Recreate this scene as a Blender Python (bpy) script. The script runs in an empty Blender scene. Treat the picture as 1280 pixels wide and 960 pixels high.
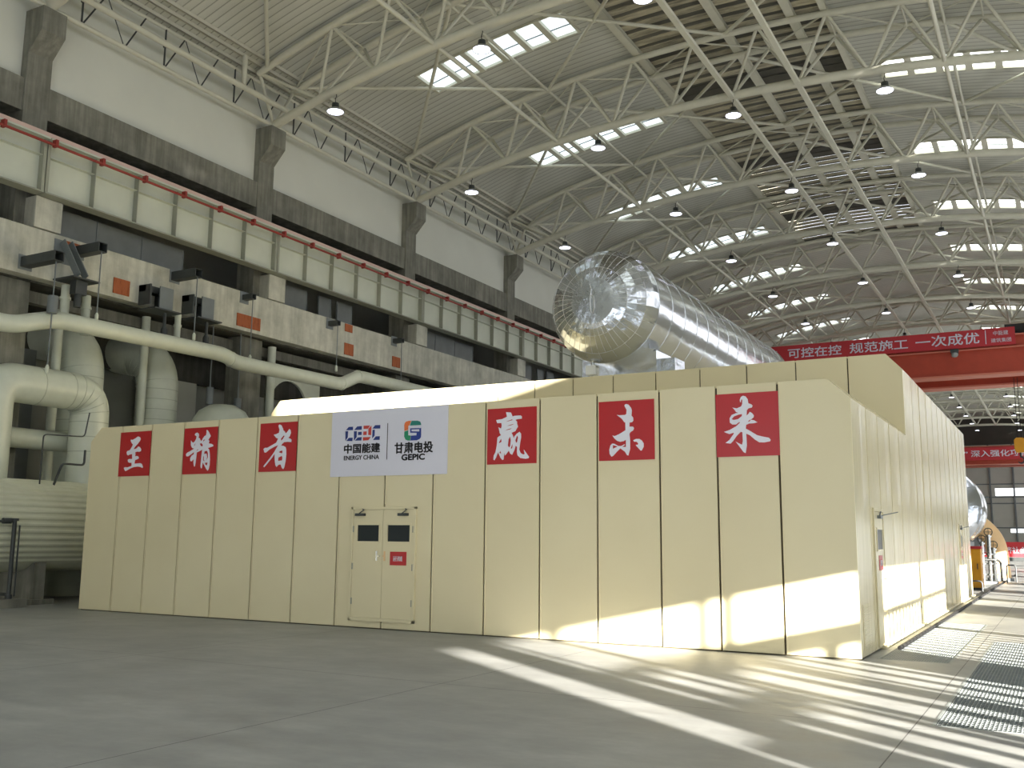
# Turbine hall with a cream acoustic enclosure
SUN_E, SKY_E, EXPO = 32.0, 2.2, 0.52
GLYPH = {'zhi':[[(0.079,0.392),(0.147,0.373),(0.176,0.332),(0.159,0.296),(0.08,0.22),(0.007,0.163),(-0.044,0.106),(0.039,0.113),(0.085,0.138),(0.103,0.165),(0.157,0.151),(0.21,0.102),(0.205,0.054),(0.151,0.04),(0.081,0.049),(0.021,0.035),(0.031,-0.007),(0.026,-0.061),(0.074,-0.051),(0.127,-0.058),(0.157,-0.101),(0.116,-0.124),(0.04,-0.14),(0.027,-0.182),(0.026,-0.224),(0.109,-0.22),(0.213,-0.217),(0.267,-0.236),(0.309,-0.309),(0.285,-0.326),(0.222,-0.301),(0.134,-0.292),(0.013,-0.298),(-0.089,-0.323),(-0.189,-0.362),(-0.257,-0.385),(-0.292,-0.354),(-0.318,-0.311),(-0.285,-0.294),(-0.196,-0.3),(-0.076,-0.275),(-0.066,-0.245),(-0.076,-0.197),(-0.128,-0.201),(-0.191,-0.184),(-0.206,-0.133),(-0.173,-0.112),(-0.059,-0.113),(-0.07,-0.04),(-0.071,-0.004),(-0.14,-0.008),(-0.208,-0.03),(-0.242,-0.011),(-0.26,0.044),(-0.237,0.074),(-0.194,0.078),(-0.151,0.095),(-0.09,0.172),(-0.068,0.214),(-0.119,0.252),(-0.153,0.308),(-0.145,0.329),(-0.088,0.321),(-0.004,0.351)]],'jing':[[(0.169,0.445),(0.206,0.435),(0.253,0.38),(0.304,0.307),(0.267,0.262),(0.237,0.227),(0.272,0.202),(0.253,0.15),(0.343,0.135),(0.397,0.11),(0.389,0.081),(0.317,0.066),(0.237,0.05),(0.281,0.014),(0.306,-0.081),(0.321,-0.199),(0.319,-0.316),(0.295,-0.409),(0.265,-0.441),(0.211,-0.384),(0.156,-0.313),(0.105,-0.253),(0.103,-0.312),(0.093,-0.382),(0.067,-0.381),(0.051,-0.334),(0.056,-0.204),(0.062,-0.098),(0.07,-0.004),(0.084,0.025),(0.028,0.003),(-0.052,-0.024),(-0.087,-0.035),(-0.094,-0.142),(-0.104,-0.26),(-0.119,-0.337),(-0.147,-0.336),(-0.166,-0.259),(-0.17,-0.175),(-0.224,-0.222),(-0.27,-0.215),(-0.273,-0.149),(-0.236,-0.102),(-0.172,-0.068),(-0.168,-0.021),(-0.247,-0.066),(-0.344,-0.112),(-0.398,-0.108),(-0.412,-0.062),(-0.368,-0.027),(-0.287,0.0),(-0.175,0.051),(-0.235,0.07),(-0.274,0.125),(-0.284,0.233),(-0.242,0.196),(-0.204,0.183),(-0.157,0.217),(-0.128,0.264),(-0.117,0.317),(-0.178,0.349),(-0.156,0.384),(-0.108,0.4),(-0.055,0.368),(-0.047,0.32),(-0.064,0.285),(-0.021,0.272),(0.008,0.223),(0.042,0.21),(0.07,0.263),(0.116,0.309),(0.163,0.33),(0.174,0.383)],[(0.09,0.226),(0.141,0.245),(0.132,0.221),(0.074,0.188)],[(-0.01,0.153),(0.038,0.163),(0.083,0.126),(0.078,0.091),(0.028,0.098)],[(-0.174,0.134),(-0.137,0.181),(-0.149,0.133),(-0.182,0.093)],[(0.145,-0.018),(0.218,-0.008),(0.25,-0.056),(0.259,-0.15),(0.213,-0.22),(0.23,-0.138),(0.207,-0.067),(0.134,-0.076)],[(0.115,-0.135),(0.138,-0.112),(0.137,-0.194),(0.165,-0.23),(0.131,-0.224),(0.112,-0.194)],[(0.176,-0.266),(0.257,-0.262),(0.239,-0.326),(0.196,-0.308)],[(-0.104,0.001),(-0.065,0.036),(-0.04,0.029),(-0.087,0.001)]],'zhe':[[(0.023,0.465),(0.078,0.442),(0.124,0.37),(0.131,0.341),(0.179,0.309),(0.197,0.274),(0.22,0.279),(0.263,0.324),(0.291,0.36),(0.327,0.333),(0.34,0.274),(0.309,0.205),(0.273,0.177),(0.335,0.157),(0.364,0.133),(0.358,0.086),(0.263,0.096),(0.17,0.093),(0.126,0.065),(0.09,0.026),(0.16,0.017),(0.216,-0.014),(0.234,-0.061),(0.241,-0.166),(0.228,-0.306),(0.204,-0.422),(0.176,-0.461),(0.136,-0.431),(0.109,-0.372),(0.093,-0.36),(0.04,-0.37),(-0.004,-0.41),(-0.037,-0.379),(-0.057,-0.297),(-0.072,-0.203),(-0.069,-0.133),(-0.133,-0.213),(-0.249,-0.326),(-0.336,-0.405),(-0.368,-0.393),(-0.325,-0.347),(-0.208,-0.234),(-0.093,-0.109),(-0.002,0.017),(0.02,0.04),(-0.086,0.008),(-0.221,-0.046),(-0.318,-0.107),(-0.357,-0.1),(-0.385,-0.029),(-0.348,-0.006),(-0.278,-0.006),(-0.18,0.035),(-0.045,0.089),(-0.01,0.146),(0.004,0.169),(-0.052,0.189),(-0.109,0.244),(-0.121,0.258),(-0.057,0.265),(0.019,0.292),(0.03,0.356),(-0.004,0.44)],[(0.074,0.161),(0.146,0.229),(0.177,0.222),(0.135,0.164),(0.091,0.125)],[(0.038,-0.113),(0.06,-0.09),(0.128,-0.075),(0.138,-0.111),(0.124,-0.139),(0.093,-0.127)],[(0.03,-0.218),(0.082,-0.202),(0.127,-0.186),(0.143,-0.233),(0.134,-0.28),(0.08,-0.284),(0.027,-0.288)]],'ying':[[(-0.115,0.43),(-0.015,0.418),(0.019,0.346),(0.065,0.355),(0.184,0.355),(0.21,0.336),(0.208,0.295),(0.105,0.289),(0.079,0.278),(0.112,0.247),(0.112,0.212),(0.132,0.158),(0.1,0.112),(0.08,0.078),(0.001,0.052),(0.028,0.01),(0.048,-0.05),(0.061,-0.015),(0.107,0.03),(0.166,0.063),(0.196,0.026),(0.197,-0.044),(0.174,-0.16),(0.161,-0.253),(0.188,-0.312),(0.24,-0.343),(0.273,-0.338),(0.253,-0.256),(0.292,-0.303),(0.358,-0.387),(0.351,-0.412),(0.293,-0.422),(0.188,-0.405),(0.129,-0.357),(0.115,-0.298),(0.115,-0.205),(0.088,-0.18),(0.069,-0.25),(0.017,-0.342),(-0.023,-0.318),(-0.05,-0.264),(-0.103,-0.327),(-0.132,-0.35),(-0.144,-0.291),(-0.156,-0.42),(-0.183,-0.428),(-0.223,-0.383),(-0.271,-0.287),(-0.311,-0.38),(-0.344,-0.429),(-0.365,-0.414),(-0.359,-0.343),(-0.325,-0.285),(-0.299,-0.167),(-0.287,-0.026),(-0.26,-0.003),(-0.213,0.019),(-0.24,0.056),(-0.254,0.116),(-0.271,0.164),(-0.214,0.138),(-0.201,0.185),(-0.208,0.238),(-0.296,0.239),(-0.317,0.297),(-0.188,0.309),(-0.095,0.346)],[(-0.107,0.261),(-0.001,0.291),(0.032,0.286),(-0.001,0.274),(-0.081,0.26)],[(-0.093,0.18),(0.013,0.206),(0.053,0.204),(-0.027,0.183)],[(-0.173,0.077),(-0.08,0.118),(0.013,0.137),(-0.026,0.115),(-0.12,0.098)],[(-0.259,-0.121),(-0.21,-0.04),(-0.199,-0.1),(-0.239,-0.122)],[(-0.244,-0.299),(-0.218,-0.259),(-0.21,-0.312)],[(-0.071,-0.175),(-0.058,-0.058),(-0.025,-0.012),(-0.012,-0.083),(-0.024,-0.188),(-0.044,-0.211)],[(-0.011,-0.224),(0.022,-0.143),(0.026,-0.202),(0.009,-0.236)],[(0.081,-0.086),(0.114,0.0),(0.134,-0.03),(0.121,-0.111),(0.095,-0.134)]],'wei':[[(-0.022,0.431),(0.009,0.444),(0.046,0.431),(0.095,0.37),(0.107,0.329),(0.1,0.241),(0.13,0.205),(0.132,0.153),(0.105,0.128),(0.065,0.126),(0.061,0.057),(0.122,0.055),(0.143,0.031),(0.128,-0.009),(0.078,-0.036),(0.06,-0.065),(0.071,-0.18),(0.069,-0.318),(0.038,-0.426),(0.013,-0.419),(-0.023,-0.361),(-0.106,-0.302),(-0.17,-0.358),(-0.238,-0.425),(-0.269,-0.436),(-0.3,-0.389),(-0.306,-0.32),(-0.287,-0.251),(-0.256,-0.217),(-0.219,-0.218),(-0.139,-0.261),(-0.089,-0.262),(-0.028,-0.235),(-0.022,-0.247),(-0.071,-0.277),(-0.004,-0.282),(-0.003,-0.161),(-0.046,-0.183),(-0.107,-0.192),(-0.163,-0.173),(-0.212,-0.131),(-0.249,-0.078),(-0.206,-0.091),(-0.131,-0.064),(-0.057,-0.026),(-0.01,0.001),(-0.012,0.129),(-0.031,0.136),(-0.074,0.196),(-0.166,0.267),(-0.117,0.258),(-0.017,0.258),(0.008,0.274),(0.014,0.344),(-0.022,0.405)],[(-0.241,-0.241),(-0.151,-0.268),(-0.242,-0.304)],[(0.126,-0.176),(0.175,-0.155),(0.235,-0.156),(0.283,-0.186),(0.313,-0.233),(0.312,-0.29),(0.275,-0.351),(0.257,-0.351),(0.185,-0.275),(0.173,-0.252),(0.21,-0.253),(0.216,-0.23),(0.186,-0.201),(0.144,-0.2)]],'lai':[[(-0.1,0.36),(-0.105,0.395),(-0.086,0.441),(-0.05,0.459),(-0.01,0.446),(0.023,0.4),(0.031,0.335),(0.079,0.314),(0.099,0.29),(0.083,0.262),(0.031,0.253),(0.004,0.225),(-0.002,0.138),(0.028,0.166),(0.052,0.197),(0.08,0.18),(0.114,0.138),(0.107,0.103),(0.06,0.071),(0.111,0.062),(0.167,0.025),(0.104,0.011),(0.035,0.011),(-0.012,-0.007),(-0.02,-0.065),(0.043,-0.103),(0.155,-0.177),(0.246,-0.204),(0.336,-0.224),(0.366,-0.254),(0.356,-0.282),(0.265,-0.296),(0.186,-0.291),(0.119,-0.245),(0.041,-0.173),(-0.016,-0.147),(-0.013,-0.217),(-0.011,-0.333),(-0.032,-0.454),(-0.066,-0.436),(-0.116,-0.365),(-0.189,-0.263),(-0.137,-0.294),(-0.086,-0.319),(-0.072,-0.261),(-0.076,-0.121),(-0.103,-0.114),(-0.169,-0.176),(-0.23,-0.256),(-0.272,-0.295),(-0.354,-0.281),(-0.288,-0.236),(-0.215,-0.139),(-0.214,-0.122),(-0.285,-0.142),(-0.332,-0.123),(-0.373,-0.103),(-0.284,-0.078),(-0.176,-0.024),(-0.11,0.032),(-0.121,0.044),(-0.175,0.006),(-0.234,0.008),(-0.274,0.04),(-0.276,0.11),(-0.241,0.162),(-0.17,0.187),(-0.134,0.191),(-0.169,0.205),(-0.192,0.241),(-0.226,0.279),(-0.156,0.263),(-0.085,0.289),(-0.066,0.329),(-0.064,0.399),(-0.081,0.4),(-0.092,0.354)],[(-0.241,0.097),(-0.207,0.136),(-0.135,0.16),(-0.074,0.168),(-0.078,0.136),(-0.137,0.092),(-0.196,0.081),(-0.226,0.084)],[(0.013,0.044),(0.048,0.071),(0.065,0.07),(0.041,0.042)]],'ceec_blue':[[(-1.01,0.268),(-0.944,0.33),(-0.839,0.33),(-0.839,0.262)],[(-1.023,0.248),(-0.957,0.246),(-0.96,0.127),(-1.015,0.057)],[(-0.994,0.053),(-0.934,0.114),(-0.838,0.113),(-0.844,0.046)],[(-0.805,0.262),(-0.735,0.329),(-0.625,0.333),(-0.625,0.261)],[(-0.812,0.238),(-0.742,0.237),(-0.743,0.122),(-0.804,0.053)],[(-0.708,0.22),(-0.624,0.221),(-0.624,0.158),(-0.707,0.159)],[(-0.781,0.052),(-0.714,0.112),(-0.619,0.117),(-0.622,0.05)],[(-0.362,0.269),(-0.301,0.334),(-0.178,0.332),(-0.18,0.263)],[(-0.358,0.247),(-0.306,0.247),(-0.309,0.127),(-0.363,0.08)],[(-0.339,0.048),(-0.276,0.116),(-0.181,0.115),(-0.186,0.046)]],'ceec_red':[[(-0.578,0.336),(-0.422,0.333),(-0.475,0.272),(-0.578,0.273)],[(-0.459,0.276),(-0.389,0.329),(-0.391,0.144),(-0.459,0.151)],[(-0.579,0.223),(-0.501,0.224),(-0.502,0.153),(-0.58,0.153)],[(-0.586,0.111),(-0.4,0.108),(-0.455,0.048),(-0.583,0.044)]],'gepic':[[(0.395,0.189),(0.388,0.304),(0.402,0.346),(0.43,0.369),(0.487,0.38),(0.547,0.378),(0.507,0.289),(0.481,0.288),(0.481,0.209)],[(0.556,0.378),(0.694,0.373),(0.752,0.353),(0.773,0.305),(0.771,0.286),(0.519,0.288)],[(0.395,0.179),(0.481,0.199),(0.484,0.104),(0.54,0.097),(0.531,0.002),(0.476,0.005),(0.424,0.026),(0.393,0.084)],[(0.548,0.095),(0.674,0.096),(0.678,0.143),(0.74,0.169),(0.738,0.226),(0.776,0.233),(0.779,0.096),(0.772,0.049),(0.744,0.022),(0.682,0.001),(0.54,0.002)],[(0.529,0.235),(0.735,0.231),(0.735,0.21),(0.556,0.212),(0.557,0.177),(0.734,0.166),(0.676,0.143),(0.531,0.15)]]}
import bpy, bmesh, math, random
from mathutils import Vector, Matrix
random.seed(7)
SC = bpy.context.scene
COL = SC.collection
PI = math.pi
R = math.radians

# ------------------------------------------------------------------ materials
def new_mat(name):
    m = bpy.data.materials.new(name); m.use_nodes = True
    nt = m.node_tree; nt.nodes.clear()
    out = nt.nodes.new('ShaderNodeOutputMaterial')
    b = nt.nodes.new('ShaderNodeBsdfPrincipled')
    nt.links.new(b.outputs[0], out.inputs[0])
    return m, nt, b, out
def lin(c):
    return tuple(((x/12.92) if x <= .04045 else ((x+.055)/1.055)**2.4) for x in (v/255 for v in c)) + (1,)
def coords(nt, scale=(1,1,1), obj=True):
    tc = nt.nodes.new('ShaderNodeTexCoord'); mp = nt.nodes.new('ShaderNodeMapping')
    mp.inputs['Scale'].default_value = scale
    nt.links.new(tc.outputs['Object' if obj else 'Generated'], mp.inputs[0])
    return mp.outputs[0]
def noise(nt, vec, scale, detail=4, rough=.55):
    n = nt.nodes.new('ShaderNodeTexNoise'); n.inputs['Scale'].default_value = scale
    n.inputs['Detail'].default_value = detail; n.inputs['Roughness'].default_value = rough
    nt.links.new(vec, n.inputs['Vector']); return n.outputs['Fac']
def ramp(nt, fac, stops):
    r = nt.nodes.new('ShaderNodeValToRGB'); e = r.color_ramp.elements
    while len(e) < len(stops): e.new(.5)
    for k, (p, c) in enumerate(stops): e[k].position = p; e[k].color = c
    nt.links.new(fac, r.inputs[0]); return r.outputs[0]
def mixc(nt, fac, a, b, mode='MIX'):
    m = nt.nodes.new('ShaderNodeMix'); m.data_type = 'RGBA'; m.blend_type = mode
    for s, v in ((m.inputs[0], fac), (m.inputs[6], a), (m.inputs[7], b)):
        if hasattr(v, 'links'): nt.links.new(v, s)
        else: s.default_value = v
    return m.outputs[2]
def bump(nt, b, h, strength=.3, dist=.02):
    n = nt.nodes.new('ShaderNodeBump'); n.inputs['Strength'].default_value = strength
    n.inputs['Distance'].default_value = dist
    nt.links.new(h, n.inputs['Height']); nt.links.new(n.outputs[0], b.inputs['Normal'])
def paint(name, c, rough=.5, var=.12, scale=2.0, metal=0.0, spec=.5):
    m, nt, b, out = new_mat(name)
    v = coords(nt); f = noise(nt, v, scale, 5)
    c = lin(c); d = tuple(x*(1-var) for x in c[:3])+(1,); l = tuple(min(1, x*(1+var)) for x in c[:3])+(1,)
    nt.links.new(ramp(nt, f, [(.3, d), (.7, l)]), b.inputs['Base Color'])
    b.inputs['Roughness'].default_value = rough; b.inputs['Metallic'].default_value = metal
    b.inputs['Specular IOR Level'].default_value = spec
    return m
def concrete(name, c, streak=.35, rough=.85):
    m, nt, b, out = new_mat(name)
    c = lin(c)
    v = coords(nt, (1, 1, 1)); vs = coords(nt, (2.2, 2.2, .18))
    f1 = noise(nt, v, 1.3, 8, .65); f2 = noise(nt, vs, 2.0, 4, .6)
    base = ramp(nt, f1, [(.3, tuple(x*.72 for x in c[:3])+(1,)), (.72, tuple(min(1, x*1.2) for x in c[:3])+(1,))])
    st = ramp(nt, f2, [(.42, (1-streak, 1-streak, 1-streak*1.05, 1)), (.62, (1, 1, 1, 1))])
    nt.links.new(mixc(nt, 1.0, base, st, 'MULTIPLY'), b.inputs['Base Color'])
    b.inputs['Roughness'].default_value = rough; b.inputs['Specular IOR Level'].default_value = .25
    bump(nt, b, f1, .25, .02)
    return m
def emit(name, c, s):
    m = bpy.data.materials.new(name); m.use_nodes = True; nt = m.node_tree; nt.nodes.clear()
    out = nt.nodes.new('ShaderNodeOutputMaterial'); e = nt.nodes.new('ShaderNodeEmission')
    e.inputs[0].default_value = lin(c); e.inputs[1].default_value = s
    nt.links.new(e.outputs[0], out.inputs[0]); return m
def floor_mat():
    m, nt, b, out = new_mat('polished_concrete_floor')
    v = coords(nt); vy = coords(nt, (.5, 1.1, 1))
    f1 = noise(nt, v, .5, 10, .68); f2 = noise(nt, vy, 2.2, 8, .7); f3 = noise(nt, v, 14, 3)
    c1 = ramp(nt, f1, [(.33, (.27, .275, .27, 1)), (.68, (.385, .39, .375, 1))])
    c2 = ramp(nt, f2, [(.35, (.78, .78, .78, 1)), (.7, (1.12, 1.12, 1.1, 1))])
    c = mixc(nt, 1.0, c1, c2, 'MULTIPLY')
    # saw-cut joints
    tc = nt.nodes.new('ShaderNodeTexCoord'); sx = nt.nodes.new('ShaderNodeSeparateXYZ')
    nt.links.new(tc.outputs['Object'], sx.inputs[0])
    def joint(o, period, off):
        a = nt.nodes.new('ShaderNodeMath'); a.operation = 'ADD'; a.inputs[1].default_value = off
        nt.links.new(o, a.inputs[0])
        w = nt.nodes.new('ShaderNodeMath'); w.operation = 'PINGPONG'; w.inputs[1].default_value = period/2
        nt.links.new(a.outputs[0], w.inputs[0])
        l = nt.nodes.new('ShaderNodeMath'); l.operation = 'LESS_THAN'; l.inputs[1].default_value = .006
        nt.links.new(w.outputs[0], l.inputs[0]); return l.outputs[0]
    mx = nt.nodes.new('ShaderNodeMath'); mx.operation = 'MAXIMUM'
    nt.links.new(joint(sx.outputs[0], 5.2, 1.35), mx.inputs[0]); nt.links.new(joint(sx.outputs[1], 9.0, -1.1), mx.inputs[1])
    c = mixc(nt, mx.outputs[0], c, (.07, .07, .07, 1))
    nt.links.new(c, b.inputs['Base Color'])
    nt.links.new(ramp(nt, f2, [(.3, (.42, .42, .42, 1)), (.7, (.6, .6, .6, 1))]), b.inputs['Roughness'])
    b.inputs['Specular IOR Level'].default_value = .35
    bump(nt, b, f3, .06, .01)
    return m
def deck_mat():
    m, nt, b, out = new_mat('ribbed_roof_sheet')
    tc = nt.nodes.new('ShaderNodeTexCoord')
    w = nt.nodes.new('ShaderNodeTexWave'); w.wave_type = 'BANDS'; w.bands_direction = 'Y'; w.wave_profile = 'SAW'
    w.inputs['Scale'].default_value = 1/.30*math.pi*2/20*1.0
    nt.links.new(tc.outputs['Object'], w.inputs['Vector'])
    f = noise(nt, coords(nt), .6, 4)
    c1 = ramp(nt, f, [(.3, (.53, .53, .475, 1)), (.7, (.60, .60, .54, 1))])
    c2 = ramp(nt, w.outputs['Fac'], [(.0, (.3, .3, .28, 1)), (.2, (1, 1, 1, 1)), (.85, (.92, .92, .92, 1))])  # dark seam lines that also put rib shade into the colour
    nt.links.new(mixc(nt, 1.0, c1, c2, 'MULTIPLY'), b.inputs['Base Color'])
    b.inputs['Roughness'].default_value = .5
    bump(nt, b, w.outputs['Fac'], .35, .03)
    return m
def brushed(name, c, rough=.2, wav=.25, sc=1.6, metal=1.0):
    m, nt, b, out = new_mat(name)
    v = coords(nt, (1, .35, 1)); f = noise(nt, v, sc, 3); g = noise(nt, coords(nt, (1, 1, 1)), 9, 4)
    b.inputs['Base Color'].default_value = lin(c); b.inputs['Metallic'].default_value = metal
    nt.links.new(ramp(nt, g, [(.3, (rough*.75,)*3+(1,)), (.7, (rough*1.3,)*3+(1,))]), b.inputs['Roughness'])
    bump(nt, b, f, wav, .12)
    return m
def cream_mat(name, wav, rough):
    m, nt, b, out = new_mat(name)
    f = noise(nt, coords(nt), .5, 3)
    nt.links.new(ramp(nt, f, [(.3, lin((216, 205, 168))), (.7, lin((221, 211, 175)))]), b.inputs['Base Color'])
    b.inputs['Roughness'].default_value = rough; b.inputs['Specular IOR Level'].default_value = .5
    if wav:
        g = noise(nt, coords(nt, (1, 2.2, .35)), .9, 2)
        bump(nt, b, g, wav, .05)
    return m
def slat_mat():
    m, nt, b, out = new_mat('weathered_louvre')
    f = noise(nt, coords(nt, (.5, 3, 1)), 1.6, 6, .7)
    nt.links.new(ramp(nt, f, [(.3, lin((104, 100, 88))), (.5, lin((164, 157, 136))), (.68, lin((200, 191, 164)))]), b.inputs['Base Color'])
    b.inputs['Roughness'].default_value = .6
    return m
def skylight_mat():
    m = bpy.data.materials.new('translucent_skylight_sheet'); m.use_nodes = True; nt = m.node_tree; nt.nodes.clear()
    out = nt.nodes.new('ShaderNodeOutputMaterial')
    t = nt.nodes.new('ShaderNodeBsdfTranslucent'); t.inputs[0].default_value = (.58, .62, .595, 1)
    p = nt.nodes.new('ShaderNodeBsdfTransparent'); p.inputs[0].default_value = (.95, 1, .99, 1)
    mx = nt.nodes.new('ShaderNodeMixShader')
    tc = nt.nodes.new('ShaderNodeTexCoord')
    f = noise(nt, coords(nt, (6, .6, 1)), 1.5, 3)
    nt.links.new(ramp(nt, f, [(.35, (.0,)*3+(1,)), (.7, (.0,)*3+(1,))]), mx.inputs[0])
    nt.links.new(t.outputs[0], mx.inputs[1]); nt.links.new(p.outputs[0], mx.inputs[2])
    nt.links.new(mx.outputs[0], out.inputs[0]); return m
def rust_mat():
    m, nt, b, out = new_mat('rusted_primer_plate')
    f = noise(nt, coords(nt, (3, 3, .8)), 3, 6, .7)
    nt.links.new(ramp(nt, f, [(.3, lin((120, 62, 36))), (.55, lin((166, 92, 54))), (.75, lin((146, 86, 64)))]), b.inputs['Base Color'])
    b.inputs['Roughness'].default_value = .85
    return m

M = dict(
    floor=floor_mat(), deck=deck_mat(),
    cream=cream_mat('cream_panel_paint', .0, .42), cream_side=cream_mat('glossy_cream_panel_paint', .45, .2),
    core=paint('cream_joint', (84, 76, 54), .8, .05),
    steel=paint('truss_paint', (200, 198, 183), .6, .05, spec=.3), wallw=paint('wall_plaster', (208, 209, 200), .9, .03, .5, spec=.1),
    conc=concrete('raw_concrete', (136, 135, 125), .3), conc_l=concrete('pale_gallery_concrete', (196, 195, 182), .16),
    dark=paint('recess_shade', (34, 34, 32), .9, .2), shade_conc=concrete('recess_shade_concrete', (92, 91, 84), .25), backwall=paint('back_wall', (158, 160, 152), .8, .1, .6),  # dark and shade_conc: recess shade put into the paint colour
    girder=paint('girder_paint', (196, 200, 186), .5, .06, 1.0), stiff=paint('girder_edge_paint', (150, 152, 138), .55, .05),
    infill=paint('blue_grey_panel', (112, 116, 116), .5, .1), ired=paint('red_oxide_pipe', (142, 48, 40), .55, .1),
    railtop=paint('pale_rail_grout', (208, 180, 170), .8, .05),
    sign=paint('sign_red_vinyl', (178, 22, 30), .35, .02), white=paint('sign_white', (226, 226, 236), .45, .01),
    ban_white=paint('banner_white', (214, 214, 226), .5, .01), ink=paint('ink_black', (22, 22, 26), .5, .02),
    blue=paint('logo_blue', (22, 46, 120), .45, .02), lred=paint('logo_red', (190, 58, 48), .45, .02),
    orange=paint('logo_orange', (226, 116, 60), .45, .04), teal=paint('logo_teal', (20, 122, 112), .45, .04),
    green=paint('logo_green', (20, 136, 96), .45, .04), navy=paint('logo_navy', (26, 54, 140), .45, .04),
    glass=paint('dark_glass', (28, 36, 38), .3, .1, spec=.2), chrome=brushed('chrome_steel', (196, 196, 192), .22, .05),
    alu=brushed('aluminium_cladding', (224, 228, 235), .17, .18, 1.3), alu_head=brushed('aluminium_gore', (204, 209, 217), .2, .3, 2.2),
    seam=brushed('bright_seam', (240, 240, 240), .3, .0),
    pipe=paint('pipe_cladding', (202, 207, 192), .36, .05, 3.0), pband=paint('pipe_band', (172, 178, 162), .45, .05), tank=paint('corrugated_cladding', (206, 208, 186), .4, .05),
    dsteel=paint('dark_bracket_steel', (58, 62, 62), .5, .15), gsteel=paint('grey_bracket_steel', (112, 118, 120), .5, .1),
    rust=rust_mat(), slat=slat_mat(), slat_d=paint('shaded_louvre_steel', (74, 72, 64), .6, .15), sky=skylight_mat(), black=paint('black_rubber', (20, 20, 20), .7, .1),  # slat_d puts shade into the colour of the recessed slats
    crane=paint('crane_red_oxide', (176, 66, 44), .5, .08, 1.5), crane_l=paint('crane_flange', (206, 122, 100), .5, .05),
    banred=paint('banner_red', (186, 46, 54), .55, .03), galv=paint('galvanised_grating', (150, 156, 155), .5, .08, 5.0, .3),
    yellow=paint('cabinet_yellow', (222, 158, 30), .45, .06), tan=paint('tan_casing', (226, 190, 140), .5, .06),
    lamp=emit('lamp_lens', (236, 236, 255), 5.0), lampshade=paint('lamp_shade_grey', (150, 152, 150), .4, .05),
    whitepl=paint('white_plastic', (226, 228, 226), .5, .02), endw=paint('end_wall_sheet', (186, 186, 176), .6, .06, .5),
    gable=paint('dark_gable_sheet', (84, 81, 76), .7, .08, .4), frost=None,
)
def frosted():
    m = bpy.data.materials.new('frosted_fill_pane'); m.use_nodes = True; nt = m.node_tree; nt.nodes.clear()
    out = nt.nodes.new('ShaderNodeOutputMaterial')
    t = nt.nodes.new('ShaderNodeBsdfTranslucent'); t.inputs[0].default_value = (.185, .195, .212, 1)
    nt.links.new(t.outputs[0], out.inputs[0]); return m
M['frost'] = frosted()

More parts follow.
